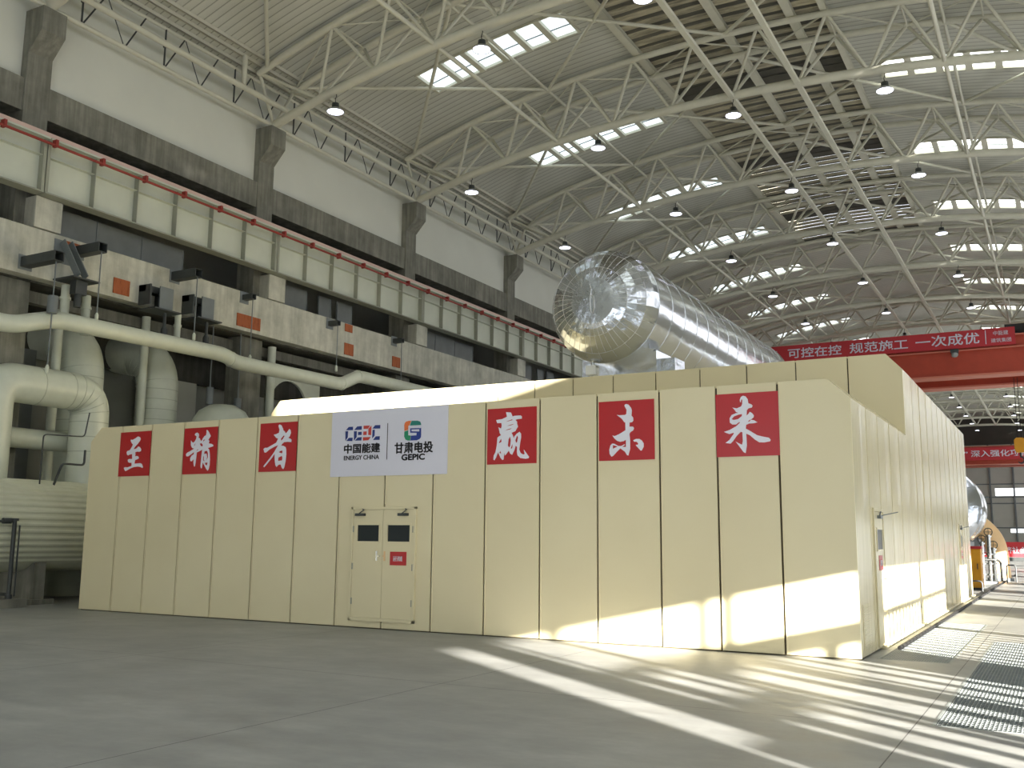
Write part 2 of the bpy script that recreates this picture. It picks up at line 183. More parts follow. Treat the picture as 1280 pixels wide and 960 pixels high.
# ------------------------------------------------------------------ mesh builder
class MB:
    def __init__(s): s.v = []; s.f = []; s.sm = []
    def add(s, vs, fs, smooth=False):
        o = len(s.v); s.v += [tuple(v) for v in vs]
        for f in fs: s.f.append(tuple(i+o for i in f)); s.sm.append(smooth)
        return s
    def box(s, a, b):
        (x0, y0, z0), (x1, y1, z1) = a, b
        x0, x1 = sorted((x0, x1)); y0, y1 = sorted((y0, y1)); z0, z1 = sorted((z0, z1))
        return s.add([(x0,y0,z0),(x1,y0,z0),(x1,y1,z0),(x0,y1,z0),(x0,y0,z1),(x1,y0,z1),(x1,y1,z1),(x0,y1,z1)],
                     [(0,3,2,1),(4,5,6,7),(0,1,5,4),(1,2,6,5),(2,3,7,6),(3,0,4,7)])
    def bar(s, p, q, w, h, up=(0,0,1)):
        p, q = Vector(p), Vector(q); d = (q-p).normalized(); u = Vector(up)
        if abs(d.dot(u)) > .98: u = Vector((1,0,0))
        r = d.cross(u).normalized(); u = r.cross(d)
        vs = []
        for c in (p, q):
            for a, b in ((-1,-1),(1,-1),(1,1),(-1,1)): vs.append(c+r*(a*w/2)+u*(b*h/2))
        return s.add(vs, [(0,1,2,3),(7,6,5,4),(0,4,5,1),(1,5,6,2),(2,6,7,3),(3,7,4,0)])
    def sweep(s, pts, rad, n=12, caps=True, smooth=True):
        pts = [Vector(p) for p in pts]; rr = rad if hasattr(rad, '__len__') else [rad]*len(pts)
        u = None; vs = []; fs = []
        for i, p in enumerate(pts):
            t = (pts[min(i+1, len(pts)-1)]-pts[max(i-1, 0)]).normalized()
            if u is None:
                a = Vector((0,0,1)) if abs(t.z) < .9 else Vector((1,0,0)); u = (a-t*a.dot(t)).normalized()
            else: u = (u-t*u.dot(t)).normalized()
            w = t.cross(u)
            for k in range(n):
                g = 2*PI*k/n; vs.append(p+(u*math.cos(g)+w*math.sin(g))*rr[i])
        for i in range(len(pts)-1):
            for k in range(n):
                k2 = (k+1) % n; fs.append((i*n+k, i*n+k2, (i+1)*n+k2, (i+1)*n+k))
        s.add(vs, fs, smooth)
        if caps:
            s.add(vs[:n], [tuple(range(n))[::-1]]); s.add(vs[-n:], [tuple(range(n))])
        return s
    def lathe(s, prof, c, axis='Z', n=24, smooth=True):
        # prof: (radius, height along the axis)
        vs = []; fs = []; c = Vector(c)
        for r, h in prof:
            for k in range(n):
                g = 2*PI*k/n; a, b = r*math.cos(g), r*math.sin(g)
                vs.append(c+Vector({'Z': (a, b, h), 'Y': (a, h, b), 'X': (h, a, b)}[axis]))
        for i in range(len(prof)-1):
            for k in range(n):
                k2 = (k+1) % n; fs.append((i*n+k, i*n+k2, (i+1)*n+k2, (i+1)*n+k))
        s.add(vs, fs, smooth)
        if prof[0][0] > 1e-4: s.add(vs[:n], [tuple(range(n))[::-1]])
        if prof[-1][0] > 1e-4: s.add(vs[-n:], [tuple(range(n))])
        return s
    def prism(s, poly, axis, a, b):
        # poly in the plane normal to axis: axis Y -> (x,z), axis X -> (y,z), axis Z -> (x,y)
        def P(p, h): return {'Y': (p[0], h, p[1]), 'X': (h, p[0], p[1]), 'Z': (p[0], p[1], h)}[axis]
        n = len(poly); vs = [P(p, a) for p in poly]+[P(p, b) for p in poly]
        fs = [tuple(range(n)), tuple(range(n, 2*n))[::-1]]+[(i, n+i, n+(i+1) % n, (i+1) % n) for i in range(n)]
        return s.add(vs, fs)
    def build(s, name, mat, parent=None, origin=None, bevel=0, recalc=True):
        if origin is None: origin = tuple(parent['_o']) if parent is not None and '_o' in parent else (0, 0, 0)
        o = Vector(origin)
        me = bpy.data.meshes.new(name); me.from_pydata([tuple(Vector(v)-o) for v in s.v], [], s.f)
        me.polygons.foreach_set('use_smooth', s.sm)
        if recalc:
            bm = bmesh.new(); bm.from_mesh(me); bmesh.ops.recalc_face_normals(bm, faces=bm.faces); bm.to_mesh(me); bm.free()
        me.materials.append(M[mat] if isinstance(mat, str) else mat); me.update()
        ob = bpy.data.objects.new(name, me); COL.objects.link(ob)
        if bevel:
            md = ob.modifiers.new('edge', 'BEVEL'); md.width = bevel; md.segments = 2; md.limit_method = 'ANGLE'
        if parent is not None:
            ob.parent = parent; ob['_o'] = list(origin)
        else:
            ob.location = origin; ob['_o'] = list(origin)
        return ob
def tag(o, label=None, cat=None, group=None, kind=None):
    if label: o['label'] = label
    if cat: o['category'] = cat
    if group: o['group'] = group
    if kind: o['kind'] = kind
    return o
def thing(name, label, cat, loc=(0, 0, 0), group=None):
    o = bpy.data.objects.new(name, None); COL.objects.link(o); o.location = loc; o['_o'] = list(loc)
    o.empty_display_size = .2
    return tag(o, label, cat, group)
def struct(o): o['kind'] = 'structure'; return o
def copy_tree(o, parent=None, depth=0):
    c = o.copy(); COL.objects.link(c)
    if parent is not None: c.parent = parent
    for ch in list(o.children): copy_tree(ch, c, depth+1)
    return c
ORD = ['first','second','third','fourth','fifth','sixth','seventh','eighth','ninth','tenth','eleventh','twelfth','thirteenth','fourteenth','fifteenth','sixteenth','seventeenth','eighteenth','nineteenth','twentieth','twenty-first','twenty-second','twenty-third','twenty-fourth']
def curve_poly(polys, thick):
    cu = bpy.data.curves.new('tmp', 'CURVE'); cu.dimensions = '2D'; cu.fill_mode = 'BOTH'; cu.extrude = thick/2
    for p in polys:
        sp = cu.splines.new('POLY'); sp.points.add(len(p)-1); sp.use_cyclic_u = True
        for q, (x, y) in zip(sp.points, p): q.co = (x, y, 0, 1)
    return cu
def font_curve(txt, thick, bold=0.0):
    cu = bpy.data.curves.new('tmp', 'FONT'); cu.body = txt; cu.extrude = thick/2; cu.offset = bold
    cu.resolution_u = 4
    return cu
def flat(cu, name, mat, parent, x0, x1, z0, z1, y, fit=True):
    # curve in XY -> upright mesh in the XZ plane facing -Y, fitted to the given rectangle (absolute coordinates)
    ob = bpy.data.objects.new('tmp', cu); COL.objects.link(ob)
    me = bpy.data.meshes.new_from_object(ob.evaluated_get(bpy.context.evaluated_depsgraph_get()))
    bpy.data.objects.remove(ob)
    vs = [v.co.copy() for v in me.vertices]
    if fit:
        xs = [v.x for v in vs]; ys = [v.y for v in vs]; ax, bx, ay, by = min(xs), max(xs), min(ys), max(ys)
        sx = (x1-x0)/(bx-ax); sz = (z1-z0)/(by-ay)
    o = Vector(parent['_o']) if parent is not None else Vector((0, 0, 0))
    for v, c in zip(me.vertices, vs):
        if fit: w = Vector((x0+(c.x-ax)*sx, y+(-c.z), z0+(c.y-ay)*sz))
        else: w = Vector((x0+c.x, y-c.z, z0+c.y))
        v.co = w-o
    me.materials.clear(); me.materials.append(M[mat]); me.name = name
    ob = bpy.data.objects.new(name, me); COL.objects.link(ob)
    if parent is not None: ob.parent = parent; ob['_o'] = list(o)
    return ob
def text(txt, name, mat, parent, x0, x1, z0, z1, y, bold=.0, heavy=0):
    o = flat(font_curve(txt, .006, bold), name, mat, parent, x0, x1, z0, z1, y)
    if heavy:
        bm = bmesh.new()
        for dx, dz in ((-heavy, 0), (heavy, 0), (0, heavy), (0, -heavy)):
            n = len(bm.verts); bm.from_mesh(o.data); bm.verts.ensure_lookup_table()
            for v in bm.verts[n:]: v.co.x += dx; v.co.z += dz; v.co.y -= .0002*(n > 0)
        bm.to_mesh(o.data); bm.free()
    return o
def arc_pts(p, c, q, n=6):
    # smooth corner from p to q with control c
    p, c, q = Vector(p), Vector(c), Vector(q); out = []
    for i in range(n+1):
        t = i/n; out.append(p*(1-t)**2+c*2*t*(1-t)+q*t*t)
    return out
def bent(pts, rad, n=7):
    # polyline with rounded corners of radius rad
    pts = [Vector(p) for p in pts]; out = [pts[0]]
    for i in range(1, len(pts)-1):
        a = (pts[i-1]-pts[i]); b = (pts[i+1]-pts[i]); ra = min(rad, a.length*.48); rb = min(rad, b.length*.48)
        out += arc_pts(pts[i]+a.normalized()*ra, pts[i], pts[i]+b.normalized()*rb, n)
    out.append(pts[-1]); return out
# ------------------------------------------------------------------ hall constants
XA = -9.65                      # arch apex
TY0, TS, NT = 15.9, 9.0, 16     # first truss, spacing, count
YA, YB = -8.0, 160.4            # hall ends
XL, XRW = -23.7, 4.3            # left column face, right wall
W = .88                         # half distance of the top chords
def bot(x): d = x-XA; return 18.0-.0072*d*d-.9e-5*d**4
def top(x): d = (x-XA)/14.05; return bot(x)+1.6+.4*(1-d*d)
def deck(x): return top(x)+.3
def ty(k): return TY0+TS*k

# ------------------------------------------------------------------ floor
GA = (-1.18, .06, 10.36, 19.4)      # grate pit
GB = (-2.5, -1.56, 15.66, 23.4)
fl = MB()
xs = sorted({-27.2, GB[0], GB[1], GA[0], GA[1], XRW+.2}); ys = sorted({YA, GA[2], GA[3], GB[2], GB[3], YB})
for i in range(len(xs)-1):
    for j in range(len(ys)-1):
        cx, cy = (xs[i]+xs[i+1])/2, (ys[j]+ys[j+1])/2
        if any(g[0] < cx < g[1] and g[2] < cy < g[3] for g in (GA, GB)): continue
        fl.add([(xs[i], ys[j], 0), (xs[i+1], ys[j], 0), (xs[i+1], ys[j+1], 0), (xs[i], ys[j+1], 0)], [(0, 1, 2, 3)])
struct(fl.build('floor', 'floor', recalc=False))
pit = MB()
for g in (GA, GB):
    x0, x1, y0, y1 = g; d = -.7
    pit.add([(x0,y0,0),(x1,y0,0),(x1,y1,0),(x0,y1,0),(x0,y0,d),(x1,y0,d),(x1,y1,d),(x0,y1,d)],
            [(4,5,6,7),(0,1,5,4),(1,2,6,5),(2,3,7,6),(3,0,4,7)])
struct(pit.build('trim_1', 'dark', recalc=False))
def grate(label, g, px, py, zt):
    x0, x1, y0, y1 = g
    t = thing('floor_grate', label, 'floor grate', ((x0+x1)/2, y0, -.04), 'steel floor grates')
    b = MB()
    n = int((x1-x0)/px)
    for i in range(n+1):
        x = x0+.01+(x1-x0-.02)*i/n; b.box((x-.003, y0, -.035), (x+.003, y1, zt))
    b.build('bearing_bars', 'galv', t)
    c = MB(); n = int((y1-y0)/py)
    for i in range(n+1):
        y = y0+.01+(y1-y0-.02)*i/n; c.box((x0, y-.004, -.012), (x1, y+.004, zt-.001))
    c.build('cross_bars', 'galv', t)
    f = MB()
    for a, bb in (((x0-.03, y0-.03), (x1+.03, y0)), ((x0-.03, y1), (x1+.03, y1+.03)), ((x0-.03, y0), (x0, y1)), ((x1, y0), (x1+.03, y1))):
        f.box((a[0], a[1], -.04), (bb[0], bb[1], .003))
    f.build('edge_angle', 'galv', t)
grate('long galvanised floor grate in the open floor of the aisle', GA, .04, .1, .0)
grate('galvanised floor grate along the foot of the cream enclosure', GB, .034, .05, .0)
cc = MB(); cc.sweep([(-2.42, 17.15, .03), (-2.42, 60, .03)], .035, 8)
tag(cc.build('floor_cable', 'black', origin=(-2.42, 17.15, 0)), 'black cable lying straight along the enclosure side and down the aisle', 'cable')

# ------------------------------------------------------------------ ceiling deck with skylight and ridge openings
SKL = (-20.4, -14.25); SKR = (-5.05, 1.1); RID = (-13.05, -6.1)
def sky_y(k): return ty(k)+3.95, ty(k)+5.5
cm = MB()
def xs_between(a, b, n):
    return [a+(b-a)*i/n for i in range(n+1)]
def strip(x0, x1, y0, y1):
    n = max(1, int(abs(x1-x0)/.8))
    X = xs_between(x0, x1, n)
    for a, b in zip(X[:-1], X[1:]):
        cm.add([(a, y0, deck(a)), (b, y0, deck(b)), (b, y1, deck(b)), (a, y1, deck(a))], [(0, 3, 2, 1)])
XW0, XW1 = -25.0, 5.2
NR = 6                                             # louvred ridge bays reach the sixth truss
for k in range(-3, NT):
    y0, y1 = ty(k), ty(k+1) if k < NT-1 else YB
    if k == -3: y0 = YA
    s0, s1 = sky_y(k)
    rid = k < NR-1
    for a, b, kind in ((XW0, SKL[0], 0), (*SKL, 1), (SKL[1], RID[0], 0), (*RID, 2), (RID[1], SKR[0], 0), (*SKR, 1), (SKR[1], XW1, 0)):
        if kind == 1:
            strip(a, b, y0, s0); strip(a, b, s1, y1)
        elif kind == 2 and rid: pass
        else: strip(a, b, y0, y1)
struct(cm.build('ceiling', 'deck', recalc=False))
# skylight windows
def skylight(rng, side, n):
    s0, s1 = sky_y(0)
    t = thing('window_%d' % n, None, None, (0, ty(0), 0)); t['kind'] = 'structure'
    f = MB(); N = 6; X = xs_between(rng[0], rng[1], N)
    for i, x in enumerate(X):
        w = .125 if 0 < i < N else .06
        f.bar((x, s0-.04, deck(x)-.03), (x, s1+.04, deck(x)-.03), 2*w, .14)
    for y in (s0, s1):
        XX = xs_between(rng[0], rng[1], 12)
        for a, b in zip(XX[:-1], XX[1:]): f.bar((a, y, deck(a)-.02), (b, y, deck(b)-.02), .06, .12)
    f.build('window_frame', 'steel', t)
    for a, b in zip(X[:-1], X[1:]):
        p = MB(); a2, b2 = a+.07, b-.07
        p.add([(a2, s0, deck(a2)+.03), (b2, s0, deck(b2)+.03), (b2, s1, deck(b2)+.03), (a2, s1, deck(a2)+.03)], [(0, 1, 2, 3)])
        p.build('pane', 'sky', t, recalc=False)
        q = MB(); ym = s0+(s1-s0)*.62; q.bar((a2, ym, deck(a2)), (b2, ym, deck(b2)), .03, .04)
        q.build('glazing_bar', 'gsteel', t)
    return t
wn = 1
for rng, side in ((SKL, 'left'), (SKR, 'right')):
    proto = skylight(rng, side, wn)
    for k in range(-2, NT):
        if k == 0: o = proto
        else: o = copy_tree(proto); o.name = 'window_%d' % wn
        o.location.y = ty(k); wn += 1
# ridge louvres and ridge beams
def ridge(k):
    y = ty(k)+.2; i = 0
    t = thing('ridge_louvre', None, 'louvre', (0, ty(k), 0), 'roof ridge louvres')
    X = xs_between(RID[0], RID[1], 6); rnd = random.Random(3)
    def slat(m, y0, y1, dz):
        b = MB()
        for a, c in zip(X[:-1], X[1:]):
            za, zc = deck(a)+dz, deck(c)+dz
            b.add([(a, y0, za), (c, y0, zc), (c, y1, zc), (a, y1, za), (a, y0, za+.015), (c, y0, zc+.015), (c, y1, zc+.015), (a, y1, za+.015)],
                  [(0, 3, 2, 1), (4, 5, 6, 7), (0, 1, 5, 4), (2, 3, 7, 6), (1, 2, 6, 5), (3, 0, 4, 7)])
        b.build('slat', m, t)
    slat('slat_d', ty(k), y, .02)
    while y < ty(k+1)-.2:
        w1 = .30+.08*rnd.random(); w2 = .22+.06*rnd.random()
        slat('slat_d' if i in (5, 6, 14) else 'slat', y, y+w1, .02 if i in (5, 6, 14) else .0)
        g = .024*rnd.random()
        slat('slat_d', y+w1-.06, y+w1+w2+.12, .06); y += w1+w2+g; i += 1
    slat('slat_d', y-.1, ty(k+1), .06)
    return t
rl = ridge(0)
for k in range(-2, NR-1):
    o = rl if k == 0 else copy_tree(rl)
    o.location.y = ty(k); tag(o, 'weathered brown louvre slats in the roof ridge, %s bay from the near end' % ORD[k+2])
for nm, x, w in (('near the left edge of the ridge louvres', RID[0], .3), ('left of centre under the ridge louvres', XA, .3), ('right of centre under the ridge louvres', XA+2.41, .3), ('at the right edge of the ridge louvres', RID[1], .22)):
    b = MB(); z = min(deck(x-w/2), deck(x+w/2))-.015
    b.box((x-w/2, YA, z-.015), (x+w/2, ty(NR-1), z)); b.box((x-w/2, YA, z-.18), (x+w/2, ty(NR-1), z-.165)); b.box((x-.012, YA, z-.165), (x+.012, ty(NR-1), z-.015))
    tag(b.build('ridge_beam', 'steel', origin=(x, YA, z)), 'long painted I-beam running along the roof '+nm, 'beam', 'ridge beams')
for i, (x, nm) in enumerate(((-23.95, 'closest to the left wall'), (-23.6, 'second from the left wall'), (-23.3, 'third from the left wall'))):
    b = MB(); z = deck(x)-.03; b.box((x-.02, YA, z-.14), (x+.02, YB, z)); b.box((x-.05, YA, z-.14), (x+.05, YB, z-.12))
    tag(b.build('purlin', 'steel', origin=(x, YA, z)), 'long roof purlin under the ribbed sheet, '+nm, 'purlin', 'eaves purlins')

# ------------------------------------------------------------------ roof trusses
XE0, XE1 = -23.75, 3.85
def make_truss(split):
    t = thing('roof_truss', None, 'roof truss', (0, ty(0), 0), 'arched roof trusses')
    y = ty(0)
    X = xs_between(XE0, XE1, 28)
    MB().sweep([(x, y, bot(x)) for x in X], .155, 12).build('bottom_chord', 'steel', t)
    for s in (-1, 1): MB().sweep([(x, y+s*W, top(x)) for x in X], .12, 10).build('top_chord', 'steel', t)
    nb = [XE0]+[XA+2.41*k for k in range(-5, 6)]+[XE1]
    nt_ = [XA+2.41*(k+.5) for k in range(-6, 6)]
    nt_[0] = XE0+.05; nt_[-1] = XE1-.05
    members = []
    for i, xb in enumerate(nb):
        for xt in (nt_[i-1] if i > 0 else None, nt_[i] if i < len(nt_) else None):
            if xt is None: continue
            for s in (-1, 1): members.append(((xb, y, bot(xb)), (xt, y+s*W, top(xt)), .062, 'web_strut'))
    for i, xt in enumerate(nt_):
        members.append(((xt, y-W, top(xt)), (xt, y+W, top(xt)), .035, 'lacing_bar'))
        if i < len(nt_)-1:
            s = 1 if i % 2 else -1
            members.append(((xt, y-s*W, top(xt)), (nt_[i+1], y+s*W, top(nt_[i+1])), .035, 'lacing_bar'))
    if split:
        for p, q, r, nm in members: MB().sweep([p, q], r, 6).build(nm, 'steel', t)
    else:
        for nm in ('web_strut', 'lacing_bar'):
            b = MB()
            for p, q, r, n2 in members:
                if n2 == nm: b.sweep([p, q], r, 5)
            b.build('web_struts' if nm == 'web_strut' else 'lacing_bars', 'steel', t)
    return t
tA = make_truss(True); tB = make_truss(False)
for k in range(NT):
    if k < 6: o = tA if k == 0 else copy_tree(tA)
    else: o = tB if k == 6 else copy_tree(tB)
    o.location.y = ty(k)
    tag(o, 'arched triangular tube roof truss, %s counted from the near end of the hall' % ORD[k])
# longitudinal ties
for x, nm in ((XA-7.23, 'left of the ridge'), (XA+7.23, 'right of the ridge')):
    b = MB().sweep([(x, ty(0), bot(x)), (x, ty(NT-1), bot(x))], .075, 8)
    tag(b.build('tie_tube', 'steel', origin=(x, ty(0), bot(x))), 'long straight tie tube joining the truss bottom chords '+nm, 'tie tube', 'roof tie tubes')
for x, nm in ((XA-7.23, 'left of the ridge'), (XA+7.23, 'right of the ridge')):
    b = MB().sweep([(x, ty(0), top(x)-.05), (x, ty(NT-1), top(x)-.05)], .06, 8)
    tag(b.build('tie_tube', 'steel', origin=(x, ty(0), top(x))), 'long straight tie tube joining the truss top chords '+nm, 'tie tube', 'roof tie tubes')
for x, nm in ((XA, 'along the middle of the roof'), (XA+2.41, 'one node right of the middle')):
    b = MB(); z = bot(x)-.02; b.box((x-.09, ty(0)-20, z-.13), (x+.09, ty(NT-1), z))
    tag(b.build('tie_beam', 'steel', origin=(x, ty(0), z)), 'long box-section tie beam under the truss bottom chords '+nm, 'tie beam', 'roof tie beams')
# unseen upstands added along the ridge to block the low sun
b = MB()
for x in (RID[0]-.1, RID[1]+.1): b.box((x-.04, YA, deck(x)), (x+.04, ty(NR-1), deck(x)+1.75))
struct(b.build('trim_9', 'steel'))
# cross braces between trusses
def brace(x0, x1, nm, k):
    t = thing('cross_brace', 'X-shaped tube brace %s in the bay after the %s roof truss' % (nm, ORD[k]), 'cross brace', (0, ty(k), 0), 'roof cross braces')
    for a, b in ((x0, x1), (x1, x0)):
        pts = [(a+(b-a)*i/6, ty(k)+W+(TS-2*W)*i/6, min(top(a)+(top(b)-top(a))*i/6, 99)) for i in range(7)]
        MB().sweep([pts[0], pts[-1]], .07, 8).build('brace_tube', 'steel', t)
for k in range(NT-1):
    brace(XE0+.4, XA-7.23, 'by the left wall', k); brace(XA+7.23, XE1-.4, 'by the right wall', k)
    if k < 8:
        brace(XA-7.23, XA, 'left of the ridge', k); brace(XA, XA+7.23, 'right of the ridge', k)

# ------------------------------------------------------------------ pendant lamps
def make_lamp():
    t = thing('pendant_lamp', None, 'lamp', (0, 0, 0), 'bell pendant lamps')
    MB().sweep([(0, 0, .7), (.03, 0, .58), (-.02, 0, .46), (.0, 0, .3)], .014, 6).build('cord', 'black', t)
    MB().lathe([(.05, .32), (.12, .3), (.13, .14), (.15, .12)], (0, 0, 0), n=14).build('driver_housing', 'dsteel', t)
    MB().lathe([(.14, .13), (.2, .1), (.29, .0), (.3, -.02), (.28, -.0), (.18, .09)], (0, 0, 0), n=20).build('lamp_shade', 'lampshade', t)
    MB().lathe([(.0, -.005), (.275, -.005)], (0, 0, 0), n=20).build('lens', 'lamp', t)
    return t
lp = make_lamp(); first = True
LX = [(-20.95, 'first'), (-15.1, 'second'), (XA, 'third'), (-4.35, 'fourth'), (1.4, 'fifth')]
for k in range(NT):
    for x, nm in LX:
        o = lp if first else copy_tree(lp); first = False
        o.location = (x, ty(k), bot(x)-.78)
        tag(o, 'lit bell pendant lamp, %s from the left wall, under the %s roof truss' % (nm, ORD[k]))

# ------------------------------------------------------------------ left wall
uw = MB(); uw.box((-24.9, YA, 14.05), (-24.3, YB, 18.35))
struct(uw.build('wall_left', 'wallw'))
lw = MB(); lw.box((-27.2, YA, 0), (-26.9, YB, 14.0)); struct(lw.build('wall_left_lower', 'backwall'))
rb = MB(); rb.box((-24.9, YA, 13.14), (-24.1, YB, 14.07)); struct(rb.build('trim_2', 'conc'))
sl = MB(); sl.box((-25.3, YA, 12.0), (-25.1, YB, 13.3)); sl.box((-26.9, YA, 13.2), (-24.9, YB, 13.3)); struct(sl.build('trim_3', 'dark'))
gb = MB()
gb.prism([(-24.2, 8.55), (-23.6, 8.5), (-23.6, 9.82), (-24.2, 9.86)], 'Y', YA, YB)
gb.box((-26.9, YA, 9.5), (-24.2, YB, 9.7)); struct(gb.build('trim_4', 'conc_l'))
sb = MB(); sb.box((-24.95, YA, 8.05), (-24.66, YB, 8.38)); struct(sb.build('trim_5', 'conc'))
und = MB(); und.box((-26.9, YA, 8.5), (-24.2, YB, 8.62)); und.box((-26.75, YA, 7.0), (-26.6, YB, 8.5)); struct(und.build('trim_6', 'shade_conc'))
def column(k):
    y = ty(k)
    c = MB()
    c.box((-24.85, y-.31, 9.86), (-24.05, y+.45, 16.1))
    c.box((-24.95, y-.5, 0), (-24.25, y+.5, 8.5))
    o = c.build('column', 'conc', origin=(-24.4, y, 0), bevel=.02); struct(o)
    b = MB(); b.prism([(-24.05, 14.85), (-23.55, 15.4), (-23.55, 16.1), (-24.05, 16.1)], 'Y', y-.30, y+.44)
    b.build('column_bracket', 'conc', o, bevel=.015)
    b = MB(); b.box((-24.4, y-.0, 9.86), (-23.59, y+.82, 10.73)); b.build('column_corbel', 'conc_l', o, bevel=.02)
    return o
c0 = column(0)
for k in range(-2, NT):
    o = c0 if k == 0 else copy_tree(c0)
    o.location.y = ty(k)
# glazed and solid infill between the corbels
def infill(label, k, y0, y1):
    t = thing('infill_panel', label, 'infill panel', (-24.3, y0, 9.86), 'blue grey infill panels')
    b = MB(); b.box((-24.34, y0, 9.86), (-24.28, y1, 10.8)); b.build('sheet', 'infill', t)
    n = max(1, int((y1-y0)/1.6)); f = MB()
    for i in range(n+1):
        y = y0+(y1-y0)*i/n; f.box((-24.28, y-.015, 9.86), (-24.262, y+.015, 10.8))
    f.build('joint_cover', 'gsteel', t)
for k in range(-1, NT):
    a, b = ty(k)+.84, ty(k+1)-.5
    if k % 2 == 0: rr = [(a, a+4.9)]
    else: rr = [(a, a+1.9), (a+2.6, a+3.3), (a+3.7, a+4.6)]
    for i, (p, q) in enumerate(rr):
        infill('blue grey infill panel over the gallery beam, %s piece after the %s column' % (ORD[i], ORD[k+1]), k, p, q)
# crane runway girders
def girder():
    t = thing('runway_girder', None, 'crane girder', (-23.45, ty(0), 10.75), 'crane runway girders')
    y0, y1 = ty(0)+.02, ty(1)-.02
    MB().box((-23.49, y0, 10.78), (-23.46, y1, 12.25)).build('web', 'girder', t)
    MB().box((-23.75, y0, 12.22), (-23.16, y1, 12.27)).build('top_flange', 'girder', t)
    MB().box((-23.66, y0, 10.74), (-23.26, y1, 10.78)).build('bottom_flange', 'stiff', t)
    MB().box((-23.46, y0, 11.77), (-23.31, y1, 11.785)).build('shade_band_plate', 'girder', t)  # added plate, there to cast the dark band across the web
    for i in range(7):
        y = y0+.04+(y1-y0-.08)*i/6; w = .09 if i in (0, 6) else .02
        MB().box((-23.46, y-w/2, 10.78), (-23.28, y+w/2, 12.22)).build('stiffener', 'stiff', t)
    return t
g0 = girder()
for k in range(-2, NT-1):
    o = g0 if k == 0 else copy_tree(g0)
    o.location.y = ty(k); tag(o, 'pale steel crane runway girder on the left wall between the %s and %s columns' % (ORD[k+2], ORD[k+3]))
rt = MB(); rt.box((-23.6, YA, 12.27), (-23.24, YB, 12.4)); rt.box((-23.5, YA, 12.4), (-23.42, YB, 12.5))
tag(rt.build('crane_rail', 'railtop', origin=(-23.45, YA, 12.27)), 'pale crane rail on its grout bed along the left wall girders', 'rail')
t = thing('conductor_pipe', 'thin red pipe running along the top of the crane runway girders', 'pipe', (-23.05, YA, 12.1))
MB().sweep([(-23.08, YA, 12.06), (-23.08, YB, 12.06)], .04, 8).build('pipe', 'ired', t)
for i in range(14, 56):
    y = YA+1.5*i
    MB().box((-23.19, y-.04, 12.02), (-23.03, y+.04, 12.22)).build('bracket', 'ired', t)
# eaves lattice between the columns
def eaves():
    y0, y1 = ty(0), ty(1)
    t = thing('eaves_lattice', None, 'lattice girder', (-23.8, y0, 16.2), 'eaves lattice girders')
    MB().sweep([(-23.75, y0, 16.2), (-23.75, y1, 16.2)], .075, 8).build('bottom_chord', 'steel', t)
    MB().sweep([(-23.8, y0, 17.55), (-23.8, y1, 17.55)], .06, 8).build('top_chord', 'steel', t)
    for i in range(3):
        y = y0+TS*(i+.35)/3
        MB().sweep([(-23.78, y, 16.2), (-23.78, y, 17.6)], .03, 6).build('vertical', 'dsteel', t)
        MB().sweep([(-23.78, y, 16.2), (-23.78, y+.75, 17.5)], .026, 6).build('diagonal', 'dsteel', t)
        MB().sweep([(-23.78, y+1.5, 16.2), (-23.78, y+.8, 17.5)], .016, 6).build('diagonal', 'dsteel', t)
        MB().sweep([(-23.78, y+1.5, 16.2), (-23.78, y+2.2, 17.5)], .026, 6).build('diagonal', 'dsteel', t)
        MB().sweep([(-23.67, y, 16.95), (-23.85, y, 16.95)], .035, 6).build('pipe_arm', 'dsteel', t)
    return t
e0 = eaves()
for k in range(-1, NT-1):
    o = e0 if k == 0 else copy_tree(e0)
    o.location.y = ty(k); tag(o, 'tubular eaves lattice girder along the left wall between the %s and %s columns' % (ORD[k+2], ORD[k+3]))
b = MB().sweep([(-23.55, YA, 16.9), (-23.55, YB, 16.9)], .1, 10)
tag(b.build('eaves_pipe', 'steel', origin=(-23.55, YA, 16.9)), 'long grey pipe carried along the eaves lattice of the left wall', 'pipe')
dp = thing('eaves_downpipe', 'short upright pipe stub under the eaves gutter near the second truss', 'pipe', (-23.5, ty(0)+7.2, 16.9))
MB().sweep([(-23.5, ty(0)+7.2, 16.95), (-23.5, ty(0)+7.2, 18.0)], .09, 10).build('pipe', 'steel', dp)

# ------------------------------------------------------------------ right wall (outside the frame) with its openings, end wall
def wall_holes(x0, x1, y0, y1, z0, z1, holes):
    b = MB(); Y = sorted({y0, y1, *[h[0] for h in holes], *[h[1] for h in holes]}); Z = sorted({z0, z1, *[h[2] for h in holes], *[h[3] for h in holes]})
    for i in range(len(Y)-1):
        for j in range(len(Z)-1):
            cy, cz = (Y[i]+Y[i+1])/2, (Z[j]+Z[j+1])/2
            if any(h[0] < cy < h[1] and h[2] < cz < h[3] for h in holes): continue
            b.box((x0, Y[i], Z[j]), (x1, Y[i+1], Z[j+1]))
    return b
XW = 4.0
TOPZ = 2.83
holes = [(3.17, 4.02, 0, TOPZ), (4.58, 10.12, 0, TOPZ), (12.0, 21.9, 0, TOPZ), (25.4, 28.4, 0, 2.6), (29.2, 34, 0, TOPZ), (36, 42, 0, TOPZ), (44, 52, 0, TOPZ), (54, 62, 0, TOPZ), (64, 78, 0, TOPZ), (80, 100, 0, TOPZ), (102, 140, 0, TOPZ),
         (3.0, 10.3, 8.9, 11.0)]
frost = []
for k in range(-2, NT):
    a = ty(k)+1.0; frost.append((a, a+7.0, 11.6, 14.6))
    if k >= 0: frost.append((a, a+7.0, 9.2, 11.2))
    if k >= 7: frost.append((a, a+7.0, 5.0, 8.0))
struct(wall_holes(XW, XW+.3, YA, YB, 0, 18.8, holes+frost).build('wall_right', 'wallw'))
